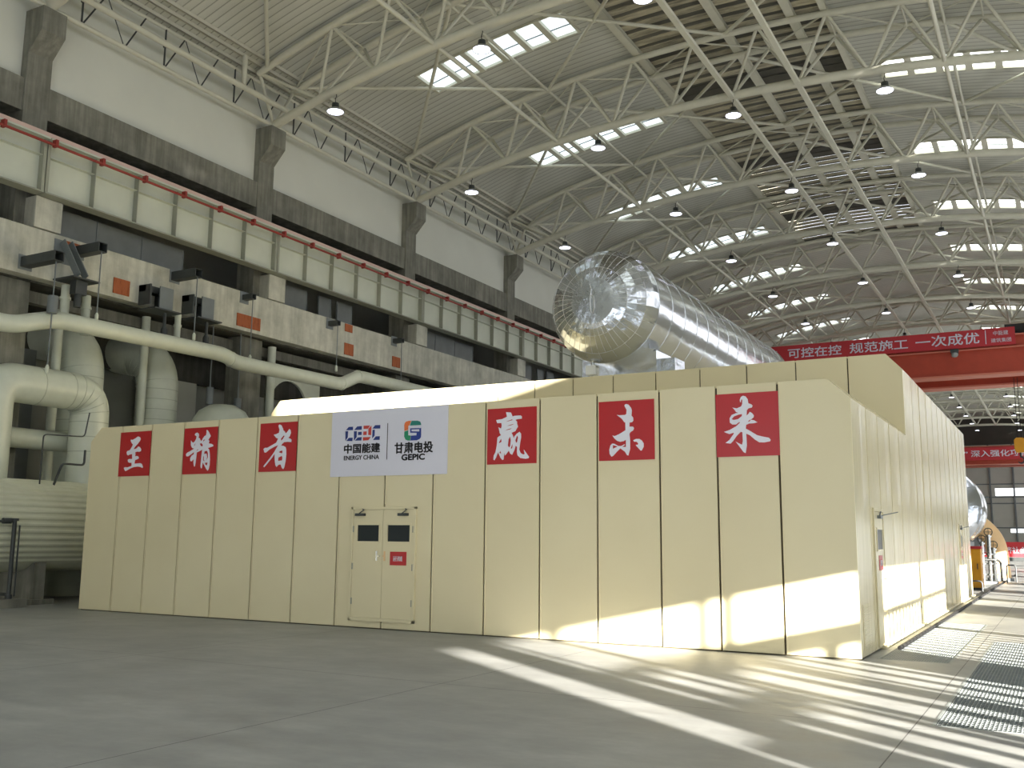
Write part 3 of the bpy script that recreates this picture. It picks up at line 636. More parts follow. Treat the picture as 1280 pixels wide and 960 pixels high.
rw = MB(); rw.box((XW0, YA-.3, 6.2), (XW+.3, YA, 21)); rw.box((XW0, YA-.3, 0), (-13, YA, 6.2)); rw.box((2.6, YA-.3, 0), (XW+.3, YA, 6.2)); struct(rw.build('wall_rear', 'wallw'))  # unseen rear opening added to let sky light onto the enclosure front
tr = MB()
for y0, y1, z0, z1 in ((6.2, 10.12, 1.8, 2.12), (4.58, 6.2, 2.02, 2.16), (12.0, 21.9, 2.02, 2.16), (4.58, 6.15, 1.48, 1.68), (3.4, 4.02, 1.2, 1.5)):
    tr.box((XW+.1, y0, z0), (XW+.2, y1, z1))
for y, w, zt in ((4.9, .07, 2.83), (6.2, .16, 2.83), (8.2, .1, 2.83), (8.52, .1, 2.83), (6.5, .2, 1.8), (7.33, .22, 1.8), (8.05, .5, 1.8), (9.1, .16, 1.8), (9.7, .16, 1.8), (5.06, .26, 2.05), (5.68, .14, 2.05)):
    tr.box((XW+.1, y-w/2, 0), (XW+.2, y+w/2, zt))
y = 12.3
while y < 21.8:
    tr.box((XW+.1, y-.045, 0), (XW+.2, y+.045, 2.1)); y += .42
tr.box((XW+.1, 16.9, 0), (XW+.2, 17.2, 2.83))
y = 25.6
while y < 140:
    w = .12 if int(y*3) % 4 else .5
    tr.box((XW+.1, y-w/2, 0), (XW+.2, y+w/2, 2.8)); y += .95
struct(tr.build('trim_7', 'dsteel'))
fp = MB()  # unseen frosted windows added to brighten the roof and upper walls
for a, b_, c, d in frost: fp.add([(XW+.15, a, c), (XW+.15, b_, c), (XW+.15, b_, d), (XW+.15, a, d)], [(0, 1, 2, 3)])
o = fp.build('window_60', 'frost', recalc=False); struct(o)
eh = [(-8.4, -1.0, 8.5, 9.6), (-20, -12, 8.5, 9.6), (-6.7, 2, 3.2, 3.75)]
b = MB(); X = sorted({XW0, XW1, *[h[0] for h in eh], *[h[1] for h in eh]}); Z = sorted({0, 16.0, *[h[2] for h in eh], *[h[3] for h in eh]})
for i in range(len(X)-1):
    for j in range(len(Z)-1):
        cx, cz = (X[i]+X[i+1])/2, (Z[j]+Z[j+1])/2
        if any(h[0] < cx < h[1] and h[2] < cz < h[3] for h in eh): continue
        b.box((X[i], YB, Z[j]), (X[i+1], YB+.3, Z[j+1]))
struct(b.build('wall_end', 'endw'))
b = MB(); b.box((XW0, YB-.02, 16.0), (XW1, YB+.3, 21)); struct(b.build('wall_end_gable', 'gable'))
b = MB()
for x in (-21, -17, -13, -9, -5.9, -3.1, -.2, 2.6): b.box((x-.12, YB-.3, 0), (x+.12, YB, 16))
for z in (3.9, 7.4, 8.3, 10.2, 13.2): b.box((XW0, YB-.15, z-.08), (XW1, YB, z+.08))
struct(b.build('trim_8', 'gsteel'))
# ------------------------------------------------------------------ cream acoustic enclosure
EX0, EX1 = -19.8, -2.68
FY, UY, BY = 15.268, 21.245, 35.4
Hs, Ht, CW = 3.84, 4.16, .335
H2, T2, C2 = 5.215, 5.56, .315
enc = thing('acoustic_enclosure', 'large cream panelled acoustic enclosure with stepped roof and chamfered top edges', 'enclosure', (EX0, FY, 0))
def oct_poly(x0, x1, zb, hs, ht, cw): return [(x0, zb), (x1, zb), (x1, hs), (x1-cw, ht), (x0+cw, ht), (x0, hs)]
i_ = .035
b = MB(); b.prism(oct_poly(EX0+i_, EX1-i_, 0, Hs-.01, Ht-i_, CW), 'Y', FY+i_, UY+.1)
b.prism(oct_poly(EX0+i_, EX1-i_, 0, H2-.01, T2-i_, C2), 'Y', UY+i_, BY)
b.build('core_frame', 'core', enc)
def front_panel(x0, x1, zb, hs, ht, cw, y, mat):
    g = .017
    a, c = x0+(g if x0 > EX0 else 0), x1-(g if x1 < EX1 else 0)
    p = [(a, zb), (c, zb)]
    if x1 >= EX1: p += [(c, hs), (c-cw, ht)]
    else: p += [(c, ht)]
    if x0 <= EX0: p += [(a+cw, ht), (a, hs)]
    else: p += [(a, ht)]
    MB().prism(p, 'Y', y, y+.03).build('wall_panel', mat, enc, bevel=.005)
FS = [EX0, -18.74, -17.76, -16.74, -15.7, -14.59, -13.49, -12.38, -11.27, -10.17, -9.05, -7.94, -6.84, -5.72, -4.75, -3.77, EX1]
for a, c in zip(FS[:-1], FS[1:]): front_panel(a, c, .02, Hs, Ht, CW, FY, 'cream')
US = [EX0, -18.62, -17.56, -16.47, -15.43, -14.37, -13.31, -12.25, -11.2, -10.15, -9.1, -8.03, -6.97, -5.9, -4.83, -3.75, EX1]
for a, c in zip(US[:-1], US[1:]): front_panel(a, c, Ht-.3, H2, T2, C2, UY, 'cream')
rnd = random.Random(5)
def side_panel(y0, y1, zb, hs):
    g = .008; s = rnd.uniform(-.006, .006)
    b = MB(); a, c = y0+g, y1-g; x = EX1
    n = 6; pts = []
    # slightly pillowed sheet
    for i in range(n+1):
        u = i/n; pts.append((x+.004*math.sin(PI*u)+s*(u-.5), a+(c-a)*u))
    poly = [(p[0], p[1]) for p in pts]+[(x-.03, c), (x-.03, a)]
    b.prism(poly, 'Z', zb, hs).build('wall_panel', 'cream_side', enc)
LS = [FY+.005, 16.54, 17.66, 18.95, 20.15, UY]
US2 = [UY+.01, 22.5, 23.75, 25.0, 26.2, 27.4, 28.6, 29.8, 31.0, 32.2, 33.4, 34.4, BY]
for a, c in zip(LS[:-1], LS[1:]): side_panel(a, c, .03, Hs)
for a, c in zip(US2[:-1], US2[1:]): side_panel(a, c, .03, H2)
for a, c, hs, ht, cw in [(a, c, Hs, Ht, CW) for a, c in zip(LS[:-1], LS[1:])]+[(a, c, H2, T2, C2) for a, c in zip(US2[:-1], US2[1:])]:
    MB().prism([(EX1, hs), (EX1-cw, ht), (EX1-cw-.02, ht-.025), (EX1-.03, hs-.01)], 'Y', a+.006, c-.006).build('chamfer_panel', 'cream_side', enc)
for y0, y1, zt, cw in ((FY+.03, UY, Ht, CW), (UY+.03, BY, T2, C2)):
    MB().box((EX0+cw, y0, zt-.03), (EX1-cw-.02, y1, zt)).build('roof_sheet', 'cream', enc)
for y0, y1, hs in ((FY+.03, UY, Hs), (UY+.03, BY, H2)):
    MB().box((EX0, y0, .02), (EX0+.03, y1, hs)).build('wall_panel', 'cream', enc)
b = MB()
for x in FS[1:-1]:
    if -12.1 < x < -10.4: b.box((x+.017, FY-.012, 2.32), (x+.037, FY+.012, Ht-.01)); b.box((x+.017, FY-.012, .02), (x+.037, FY+.012, .12))
    else: b.box((x+.017, FY-.012, .02), (x+.037, FY+.012, Ht-.01))
b.build('joint_strips', 'cream', enc, bevel=.003)
b = MB()
for x in US[1:-1]: b.box((x+.011, UY-.006, Ht-.2), (x+.03, UY+.012, T2-.01))
b.build('joint_strips', 'cream', enc)
b = MB()
for y in LS[1:-1]: b.box((EX1-.02, y-.012, .03), (EX1+.007, y+.012, Hs))
for y in US2[1:-1]: b.box((EX1-.02, y-.012, .03), (EX1+.007, y+.012, H2))
b.build('joint_strips', 'cream_side', enc)
for y0 in (FY, 21.6):
    pass
MB().box((EX1+.002, 15.5, .12), (EX1+.012, 16.2, .78)).build('louvre_plate', 'cream_side', enc, bevel=.004)
b = MB()
for i in range(18): b.box((EX1+.012, 15.54, .15+.034*i), (EX1+.02, 16.16, .165+.034*i))
b.build('louvre_blades', 'cream_side', enc)
MB().box((EX1-.01, 17.1, .0), (EX1+.06, BY, .05)).build('base_angle', 'cream_side', enc)
# double door in the front
fr = MB(); dx0, dx1, dz0, dz1 = -12.02, -10.51, .14, 2.27
for a, c in (((dx0, dz0), (dx0+.05, dz1)), ((dx1-.05, dz0), (dx1, dz1)), ((dx0, dz1-.05), (dx1, dz1)), ((dx0, dz0), (dx1, dz0+.06))):
    fr.box((a[0], FY-.045, a[1]), (c[0], FY+.01, c[1]))
fr.build('door_frame', 'cream', enc, bevel=.006)
mid = -11.265
for s, (a, c) in ((0, (dx0+.055, mid-.004)), (1, (mid+.004, dx1-.055))):
    wx0, wx1 = ((-11.875, -11.345), (-11.165, -10.635))[s]; wz0, wz1 = 1.61, 1.94
    d = MB(); y0, y1 = FY-.03, FY-.002
    for p, q in (((a, dz0+.065), (wx0, dz1-.055)), ((wx1, dz0+.065), (c, dz1-.055)), ((wx0, dz0+.065), (wx1, wz0)), ((wx0, wz1), (wx1, dz1-.055))):
        d.box((p[0], y0, p[1]), (q[0], y1, q[1]))
    door = d.build('door_leaf', 'cream', enc)
    MB().box((wx0, FY-.018, wz0), (wx1, FY-.006, wz1)).build('window_pane', 'glass', door)
    f = MB()
    for p, q in (((wx0-.02, wz0-.02), (wx0+.012, wz1+.02)), ((wx1-.012, wz0-.02), (wx1+.02, wz1+.02)), ((wx0, wz0-.02), (wx1, wz0+.012)), ((wx0, wz1-.012), (wx1, wz1+.02))):
        f.box((p[0], FY-.036, p[1]), (q[0], FY-.006, q[1]))
    f.build('window_bead', 'cream', door)
    hx = mid-.13 if s == 0 else mid+.055
    MB().box((hx-.018, FY-.037, 1.26), (hx+.018, FY-.03, 1.44)).bar((hx, FY-.05, 1.35), (hx+(.09 if s == 0 else -.03), FY-.06, 1.35), .018, .018).build('handle', 'chrome' if s == 0 else 'tan', door)
    kx = -11.78 if s == 0 else -10.78
    cl = MB(); cl.box((kx-.12, FY-.085, 2.1), (kx+.1, FY-.03, 2.15)); cl.bar((kx-.02, FY-.075, 2.15), (kx+.1, FY-.1, 2.21), .02, .014); cl.bar((kx+.1, FY-.1, 2.21), (kx+.02, FY-.03, 2.235), .02, .014)
    cl.build('door_closer', 'dsteel', door)
    hb = MB()
    hxx = a+.005 if s == 0 else c-.005
    for z in (.5, 1.15, 1.85): hb.box((hxx-.012, FY-.045, z-.06), (hxx+.012, FY-.03, z+.06))
    hb.build('hinge', 'stiff', door)
# side doors
def side_door(y0, far):
    x = EX1; y1 = y0+.86; f = MB()
    for a, c in (((y0-.05, .06), (y0, 2.24)), ((y1, .06), (y1+.05, 2.24)), ((y0, 2.19), (y1, 2.24))): f.box((x-.01, a[0], a[1]), (x+.03, c[0], c[1]))
    f.build('door_frame', 'cream_side', enc, bevel=.004)
    d = MB(); d.box((x-.01, y0+.004, .08), (x+.018, y1-.004, 2.185)); door = d.build('door_leaf', 'cream_side', enc)
    MB().box((x+.01, y0+.17, 1.58), (x+.024, y0+.68, 1.9)).build('window_pane', 'glass', door)
    f = MB()
    for a, c in (((y0+.14, 1.55), (y0+.17, 1.93)), ((y0+.68, 1.55), (y0+.71, 1.93)), ((y0+.17, 1.55), (y0+.68, 1.58)), ((y0+.17, 1.9), (y0+.68, 1.93))): f.box((x+.01, a[0], a[1]), (x+.032, c[0], c[1]))
    f.build('window_bead', 'cream_side', door)
    h = MB(); h.box((x+.018, y0+.74, .98), (x+.03, y0+.79, 1.2)); h.bar((x+.05, y0+.76, 1.1), (x+.05, y0+.64, 1.1), .02, .02); h.bar((x+.02, y0+.76, 1.1), (x+.055, y0+.76, 1.1), .02, .02)
    h.build('handle', 'chrome', door)
    c = MB(); c.box((x+.018, y0+.3, 2.08), (x+.075, y0+.55, 2.13)); c.bar((x+.05, y0+.5, 2.13), (x+.3, y0+.62, 2.19), .022, .014); c.bar((x+.05, y0+.5, 2.2), (x+.02, y0+.5, 2.1), .022, .02)
    c.build('door_closer', 'gsteel', door)
side_door(16.8, False); side_door(31.6, True)
# signs on the doors
def door_sign(label, face, c):
    t = thing('door_sign', label, 'sign', c, 'red signs on the enclosure doors')
    x, y, z = c
    if face == 'front':
        MB().box((x-.187, y-.006, z-.125), (x+.187, y, z+.125)).build('plate', 'sign', t)
        text('运行机组', 'lettering', 'white', t, x-.11, x+.1, z-.05, z+.045, y-.01, .0)
    else:
        MB().box((x, y-.17, z-.12), (x+.006, y+.17, z+.12)).build('plate', 'sign', t)
        o = text('运行机组', 'lettering', 'white', t, x-.1, x+.1, z-.045, z+.045, y, .0)
        for v in o.data.vertices:
            a = v.co.x; v.co.x = .009-v.co.y; v.co.y = a
door_sign('red door sign with white characters on the right leaf of the front double door', 'front', (-10.893, FY-.031, 1.31))
door_sign('red door sign on the nearer side door of the cream enclosure', 'side', (EX1+.019, 17.27, 1.36))
door_sign('red door sign on the farther side door of the cream enclosure', 'side', (EX1+.019, 32.08, 1.36))

# ------------------------------------------------------------------ red calligraphy squares and the white logo board
SG = [('zhi', -18.27, 'leftmost, on the panel beside the left corner'), ('jing', -16.22, 'second from the left corner'), ('zhe', -14.0, 'just left of the white logo board'),
      ('ying', -8.505, 'just right of the white logo board'), ('wei', -6.305, 'second from the right corner'), ('lai', -4.255, 'nearest the right corner')]
for g, x, nm in SG:
    ch = {'zhi': '至', 'jing': '精', 'zhe': '者', 'ying': '赢', 'wei': '未', 'lai': '来'}[g]
    t = thing('character_sign', 'square red sign with brush-written white %s, %s' % (ch, nm), 'sign', (x, FY, 3.01), 'red calligraphy signs on the enclosure front')
    MB().box((x-.5, FY-.016, 3.01), (x+.5, FY-.001, 4.015)).build('sign_board', 'sign', t)
    cu = curve_poly(GLYPH[g], .005)
    flat(cu, 'brush_character', 'white', t, x, 0, 3.512, 0, FY-.019, fit=False)
LX0, LZ0 = -11.23, 3.51
t = thing('logo_board', 'white company board with two emblems above the double door', 'sign', (LX0, FY, 2.865))
MB().box((LX0-1.37, FY-.018, 2.865), (LX0+1.37, FY-.001, 4.155)).build('board', 'ban_white', t)
yy = FY-.0205
for a_, c_ in ((0, 3), (3, 7), (7, 10)): flat(curve_poly(GLYPH['ceec_blue'][a_:c_], .005), 'blue_emblem_letter', 'blue', t, LX0, 0, LZ0, 0, yy, fit=False)
flat(curve_poly(GLYPH['ceec_red'], .005), 'red_emblem_letter', 'lred', t, LX0, 0, LZ0, 0, yy, fit=False)
for p, m in zip(GLYPH['gepic'], ('orange', 'teal', 'green', 'navy', 'navy')):
    flat(curve_poly([p], .005), 'emblem_segment', m, t, LX0, 0, LZ0, 0, yy, fit=False)
text('中国能建', 'company_name', 'ink', t, LX0-1.037, LX0-.171, LZ0-.192, LZ0-.013, yy, .0, .006)
text('ENERGY CHINA', 'english_name', 'ink', t, LX0-1.036, LX0-.188, LZ0-.325, LZ0-.24, yy, .0, .002)
text('甘肃电投', 'company_name', 'ink', t, LX0+.181, LX0+1.048, LZ0-.233, LZ0-.029, yy, .0, .006)
text('GEPIC', 'english_name', 'ink', t, LX0+.348, LX0+.869, LZ0-.365, LZ0-.258, yy, .0, .007)
MB().box((LX0-.008, FY-.021, LZ0-.34), (LX0+.006, FY-.017, LZ0+.36)).build('divider_line', 'ink', t)

# ------------------------------------------------------------------ silver vessel on the roof
VX, VZ, VR, V0, V1 = -9.95, 7.62, 1.47, 22.75, 36.3
ves = thing('insulated_vessel', 'big silver aluminium clad vessel lying above the cream enclosure', 'vessel', (VX, V0, T2))
MB().lathe([(VR, V0), (VR, V1)], (VX, 0, VZ), 'Y', 64).build('shell', 'alu', ves)
def head(y, s):
    N = 44; rnd = random.Random(9); b = MB(); rings = []
    prof = [(VR*math.cos(a), .86*math.sin(a)) for a in (0, .25, .5, .72, .92, 1.06, 1.17)]
    for r, h in prof: rings.append([(VX+(r+rnd.uniform(-.004, .004))*math.cos(2*PI*k/N), y+s*(h+rnd.uniform(-.006, .006)), VZ+r*math.sin(2*PI*k/N)) for k in range(N)])
    for i in range(len(rings)-1):
        for k in range(N):
            k2 = (k+1) % N
            b.add([rings[i][k], rings[i][k2], rings[i+1][k2], rings[i+1][k]], [(0, 1, 2, 3)])
    hd = b.build('head', 'alu_head', ves)
    e = MB()
    for i in (2, 4):
        r, h = prof[i]
        e.sweep([(VX+(r+.003)*math.cos(2*PI*k/N), y+s*(h+.004), VZ+(r+.003)*math.sin(2*PI*k/N)) for k in range(N+1)], .0035, 5, False)
    for k in range(N):
        e.sweep([(VX+(r+.003)*math.cos(2*PI*k/N), y+s*(h+.004), VZ+(r+.003)*math.sin(2*PI*k/N)) for r, h in prof[1 if k % 2 else 2:]], .0032, 5, False)
    e.build('gore_seams', 'seam', hd)
    r, h = prof[-1]
    MB().lathe([(0, y+s*(h+.03)), (r*.6, y+s*(h+.028)), (r+.02, y+s*h)], (VX, 0, VZ), 'Y', 40).build('centre_disc', 'alu_head', hd)
    if s < 0:
        MB().sweep([(VX-.06, y+s*(h+.05), VZ+.42), (VX-.02, y+s*(h+.05), VZ+.28), (VX-.05, y+s*(h+.05), VZ+.05), (VX-.03, y+s*(h+.05), VZ-.28), (VX+.02, y+s*(h+.05), VZ-.36), (VX+.07, y+s*(h+.05), VZ-.2), (VX+.05, y+s*(h+.05), VZ+.1), (VX, y+s*(h+.05), VZ+.12)], .011, 6).build('sealant_bead', 'seam', hd)
head(V0, -1); head(V1, 1)
y = V0+.02
while y < V1:
    b = MB(); b.sweep([(VX+(VR+.002)*math.cos(2*PI*k/64), y, VZ+(VR+.002)*math.sin(2*PI*k/64)) for k in range(65)], .007, 6, False); y += .98
    b.build('band_seam', 'alu', ves)
for y in (23.6, 34.6):
    s = MB(); s.prism([(VX-1.05, T2), (VX+1.05, T2), (VX+1.05, 6.55), (VX+.5, 6.3), (VX-.5, 6.3), (VX-1.05, 6.55)], 'Y', y, y+1.1)
    s.build('saddle_support', 'alu', ves)
    q = MB(); q.box((VX+1.05, y+.15, T2), (VX+1.5, y+.9, 6.35)); q.build('saddle_cover_box', 'alu_head', ves, bevel=.01)
d = thing('drain_box', 'small white box hanging under the front end of the silver vessel', 'box', (VX-.35, V0-.1, 6.0))
MB().box((VX-.5, V0-.15, 5.85), (VX-.22, V0+.1, 6.1)).build('box', 'whitepl', d, bevel=.02)
MB().sweep([(VX-.36, V0, 6.1), (VX-.36, V0, 6.25)], .04, 8).sweep([(VX-.36, V0-.02, T2), (VX-.36, V0-.02, 5.86)], .03, 8).build('pipe_stub', 'alu', d)

# ------------------------------------------------------------------ pipes and ducts along the left wall
PX = -22.6
t = thing('long_pipe', 'long pale insulated pipe hung along the gallery beam with bends and a raised kink', 'pipe', (PX, 15, 7.2))
pts = bent([(PX, YA+.3, 6.85), (PX, 14.9, 6.86), (PX, 15.5, 7.06), (PX-.05, 16.1, 7.24), (PX, 17.0, 7.24), (PX, 22.0, 7.3), (PX, 22.5, 7.14), (PX, 27.75, 7.18), (PX, 28.75, 7.62), (PX, 60, 7.62)], .3, 6)
MB().sweep(pts, .23, 20).build('pipe', 'pipe', t)
b = MB()
for y, z in ((22.3, 7.2), (27.8, 7.2), (28.7, 7.6)): b.lathe([(.245, y-.04), (.245, y+.04)], (PX, 0, z), 'Y', 20)
b.build('clamp_bands', 'pipe', t)
# U-shaped duct over the tank
U = -23.1
t = thing('elbow_duct', 'fat pale insulated duct turning down onto the corrugated tank beside the enclosure', 'duct', (U, 17.7, 3))
b = MB(); b.sweep(bent([(U, 14.85, 2.9), (U, 14.85, 5.5), (U, 17.7, 5.5), (U, 17.7, 2.9)], .62, 10), .5, 24); b.build('duct', 'pipe', t)
for z in (3.9, 4.3, 4.7): MB().lathe([(.505, z-.012), (.505, z+.012)], (U, 17.7, 0), 'Z', 24).build('band', 'pband', t)
for y in (16.0, 16.9): MB().lathe([(.505, y-.012), (.505, y+.012)], (U, 0, 5.5), 'Y', 24).build('band', 'pband', t)
for a in (8, 26, 44, 62, 80):
    c = Vector((U, 17.08, 4.88)); g = R(a)
    p = Vector((0, math.sin(g), math.cos(g)))
    MB().sweep([c+p*.62+(p*math.cos(h)+Vector((1, 0, 0))*math.sin(h))*.502 for h in [2*PI*k/24 for k in range(25)]], .008, 5, False).build('band', 'pband', t)
def wall_duct(y, r, zt, label, px, zb):
    x = px; t = thing('riser_duct', label, 'duct', (x, y, 2.5), 'pale riser ducts by the left wall')
    MB().sweep(bent([(x, y, zb), (x, y, zt), (x-1.9, y, zt+.35)], 1.0, 10), r, 24).build('duct', 'pipe', t)
    for i in range(7): MB().lathe([(r+.006, zt-1.0-.32*i), (r+.006, zt-.98-.32*i)], (x, y, 0), 'Z', 24).build('band', 'pband', t)
    for i in range(5):
        g = R(12+17*i); c = Vector((x-1.0, y, zt-1.0)); p = Vector((math.cos(g), 0, math.sin(g)))
        MB().sweep([c+p*1.0+(p*math.cos(h)+Vector((0, 1, 0))*math.sin(h))*(r+.003) for h in [2*PI*k/24 for k in range(25)]], .009, 5, False).build('band', 'pband', t)
wall_duct(18.65, .63, 7.2, 'pale riser duct with a banded elbow behind the long pipe, nearer the left edge', -24.85, 0)
wall_duct(21.4, .63, 7.2, 'pale riser duct with a banded elbow behind the long pipe, nearer the first red sign', -24.8, 0)
for i, (x, y, r, nm) in enumerate(((-24.75, 17.72, .13, 'beside the nearer riser duct'), (-24.5, 20.55, .13, 'beside the farther riser duct'), (-24.4, 26.05, .15, 'next to the concrete column behind the upper roof'))):
    b = MB().sweep([(x, y, 0), (x, y, 8.4)], r, 14)
    tag(b.build('riser_pipe', 'pipe', origin=(x, y, 0)), 'slim upright pale pipe '+nm, 'pipe', 'slim riser pipes')
for x, y, r, nm in ((-23.5, 16.95, .12, 'above the bend of the long pipe'), (-24.0, 18.0, .12, 'just right of the long pipe bend'), (-23.5, 20.9, .1, 'under the second spring hanger')):
    b = MB().sweep([(x, y, 7.3), (x, y, 8.45)], r, 12); b.lathe([(r*1.25, 8.05), (r*1.25, 8.12)], (x, y, 0), 'Z', 12)
    tag(b.build('hanger_pipe', 'pipe', origin=(x, y, 7.3)), 'short upright pale pipe under the gallery beam '+nm, 'pipe', 'short pipes under the beam')
b = MB().sweep([(-23.9, YA, 4.2), (-23.9, 17.6, 4.2)], .27, 18)
tag(b.build('header_pipe', 'pipe', origin=(-23.9, 15, 4.2)), 'horizontal pale pipe passing behind the elbow duct above the tank', 'pipe')
b = MB().sweep(bent([(-22.45, 17.2, 4.9), (-22.45, 17.1, 4.25), (-22.45, 15.9, 4.2), (-22.45, 15.9, 2.94)], .1, 4), .018, 6)
b.sweep(bent([(-22.45, 17.15, 3.9), (-22.45, 17.15, 3.5), (-22.45, 16.5, 3.5), (-22.45, 16.3, 2.94)], .1, 4), .03, 6)
tag(b.build('instrument_tube', 'dsteel', origin=(-22.45, 17, 3.2)), 'thin dark bent instrument tubes hugging the elbow duct', 'tube')
b = MB().lathe([(.95, .05), (.95, 5.1), (.9, 5.4), (.72, 5.68), (.42, 5.86), (0, 5.92)], (-23.3, 22.75, -.05), 'Z', 28)
tag(b.build('dome_tank', 'pipe', origin=(-23.3, 22.75, .05)), 'pale upright tank whose dome just clears the enclosure top edge', 'tank')
# panel with a round opening behind the upper roof
b = MB(); y0, y1, z0, z1 = 26.3, 29.2, 0, 7.75; cyy, czz, rr = 27.5, 6.4, 1.0
N = 32; ring = [(cyy+rr*math.cos(2*PI*k/N), czz+rr*math.sin(2*PI*k/N)) for k in range(N)]
def edge(k):
    g = 2*PI*k/N; c, s = math.cos(g), math.sin(g)
    tt = min(((y1-cyy)/c if c > 1e-6 else 9e9), ((y0-cyy)/c if c < -1e-6 else 9e9), ((z1-czz)/s if s > 1e-6 else 9e9), ((z0-czz)/s if s < -1e-6 else 9e9))
    return (cyy+c*tt, czz+s*tt)
out = [edge(k) for k in range(N)]
for x in (-24.9, -24.8):
    b.add([(x, *p) for p in ring]+[(x, *p) for p in out], [(k, (k+1) % N, N+(k+1) % N, N+k) for k in range(N)])
b.add([(-24.9, *p) for p in ring]+[(-24.8, *p) for p in ring], [(k, (k+1) % N, N+(k+1) % N, N+k) for k in range(N)])
tag(b.build('duct_panel', 'pipe', origin=(-24.85, 27.8, 0)), 'pale wall panel with a large round dark opening behind the upper roof corner', 'panel')
b = MB(); b.box((-26.3, 19.4, 4.2), (-26.2, 20.3, 5.2)); b.box((-26.2, 19.5, 4.55), (-26.18, 20.2, 4.95))
tag(b.build('wall_cabinet', 'backwall', origin=(-26.25, 19.9, 4.2)), 'pale box with dark slot on the recessed wall between the riser ducts', 'box')
b = MB(); b.box((-26.6, 22.2, 0), (-26.5, 24.6, 7.0))
tag(b.build('sheet_panel', 'wallw', origin=(-26.55, 23.3, 0)), 'light sheet panel on the recessed wall right of the farther riser duct', 'panel')
b = MB(); b.box((-26.0, 16.5, 0), (-25.9, 17.9, 7.0))
tag(b.build('sheet_panel', 'infill', origin=(-25.95, 17.3, 0)), 'blue grey sheet panel on the recessed wall at the far left', 'panel')
# corrugated horizontal tank
TX, TZ, TR = -22.95, 1.9, 1.15
t = thing('corrugated_tank', 'long horizontal tank in pale corrugated cladding at the left edge', 'tank', (TX, 13, 0))
prof = []; N = 176; b = MB(); vs = []; y0, y1 = 9.0, 20.6
for k in range(N):
    g = 2*PI*k/N; r = TR+(.022 if k % 4 in (0, 1) else -.012)
    if -2.2 < (g if g < PI else g-2*PI) < -.95: r = TR-.01
    vs.append((TX+r*math.cos(g), TZ+r*math.sin(g)))
b.prism(vs, 'Y', y0, y1).build('cladding', 'tank', t)
for y in (11.5, 15.9, 19.5):
    b = MB(); b.box((TX-.8, y-.15, 0), (TX+.8, y+.15, 1.0)); b.box((TX-1.0, y-.3, 0), (TX+1.0, y+.3, .12)); b.build('saddle', 'conc', t)
b = MB().sweep([(-21.62, 14.75, .25), (-21.62, 14.75, 2.02)], .05, 8).sweep([(-21.62, 14.89, .25), (-21.62, 14.89, 1.9)], .02, 8)
b.lathe([(.09, 2.0), (.09, 2.06)], (-21.62, 14.75, 0), 'Z', 12); b.lathe([(.07, 14.45), (.07, 14.65)], (-21.62, 0, 2.0), 'Y', 10).sweep([(-21.62, 14.1, 1.98), (-21.62, 14.75, 2.0)], .03, 8).sweep([(-21.62, 14.75, .3), (-22.2, 14.75, .3)], .04, 8)
b.lathe([(.08, .2), (.08, .3)], (-21.62, 14.75, 0), 'Z', 10)
tag(b.build('level_gauge', 'dsteel', origin=(-21.62, 14.75, .25)), 'dark upright gauge pipe with valve in front of the corrugated tank', 'gauge')
b = MB(); b.box((-21.95, 14.2, 0), (-21.35, 15.05, .2)); tag(b.build('floor_plinth', 'conc', origin=(-21.65, 14.6, 0)), 'low concrete plinth under the gauge pipe by the tank', 'plinth')

# ------------------------------------------------------------------ brackets, hangers and plates on the gallery beam
def hanger(y, z, L, drop, label, spring=False, small=False):
    t = thing('pipe_hanger', label, 'pipe hanger', (-23.6, y, z), 'pipe hangers on the gallery beam')
    w = .09 if small else .13
    b = MB(); x1 = -23.6+L
    for s in (-1, 1): b.box((-23.6, y+s*w-.01, z-w), (x1, y+s*w+.01, z+w))
    b.box((-23.6, y-w, z-w), (x1, y+w, z-w+.015)); b.box((-23.6, y-w, z+w-.015), (x1, y+w, z+w)); b.build('bracket_arm', 'dsteel', t)
    MB().box((-23.6, y-.2, z-.2), (-23.585, y+.2, z+.2)).build('wall_plate', 'gsteel', t)
    xr = min(x1-.05, PX) if not spring else PX+.28
    MB().sweep([(xr, y, z-.1), (xr, y, drop)], .018, 6).build('rod', 'gsteel', t)
    MB().lathe([(.02, drop), (.05, drop+.02), (.05, drop+.18), (.02, drop+.24)], (xr, y, 0), 'Z', 10).build('clevis', 'pipe', t)
    if spring: MB().lathe([(.13, 7.3), (.13, 7.75)], (xr, y, 0), 'Z', 14).build('spring_can', 'gsteel', t)
hanger(15.75, 8.8, 1.4, 5.72, 'pipe hanger at the far left with a grey spring can on its rod', True)
hanger(17.3, 9.5, 1.05, 7.42, 'pipe hanger above the long pipe bend, next to the grey strut bracket')
hanger(20.75, 9.62, 1.05, 7.52, 'pipe hanger with a long arm right of the rusty square plate')
hanger(23.75, 9.62, .45, 7.4, 'short pipe hanger above the wide rusty plate', small=True)
hanger(28.2, 9.6, .45, 7.75, 'short pipe hanger left of the two small rusty plates', small=True)
hanger(32.3, 9.68, .45, 7.8, 'short pipe hanger farthest along the gallery beam', small=True)
def spring(y, z0, z1, label):
    t = thing('spring_hanger', label, 'spring hanger', (-24.0, y, z0), 'spring can hangers on the riser side')
    MB().sweep([(-23.9, y, z0), (-23.9, y, 8.5)], .02, 6).build('rod', 'gsteel', t)
    MB().lathe([(.12, z0+.3), (.12, z0+.85)], (-23.9, y, 0), 'Z', 14).build('spring_can', 'gsteel', t)
spring(22.75, 5.6, 8.5, 'grey spring can hanger above the pale dome tank'); spring(24.0, 5.4, 8.5, 'grey spring can hanger left of the concrete column')
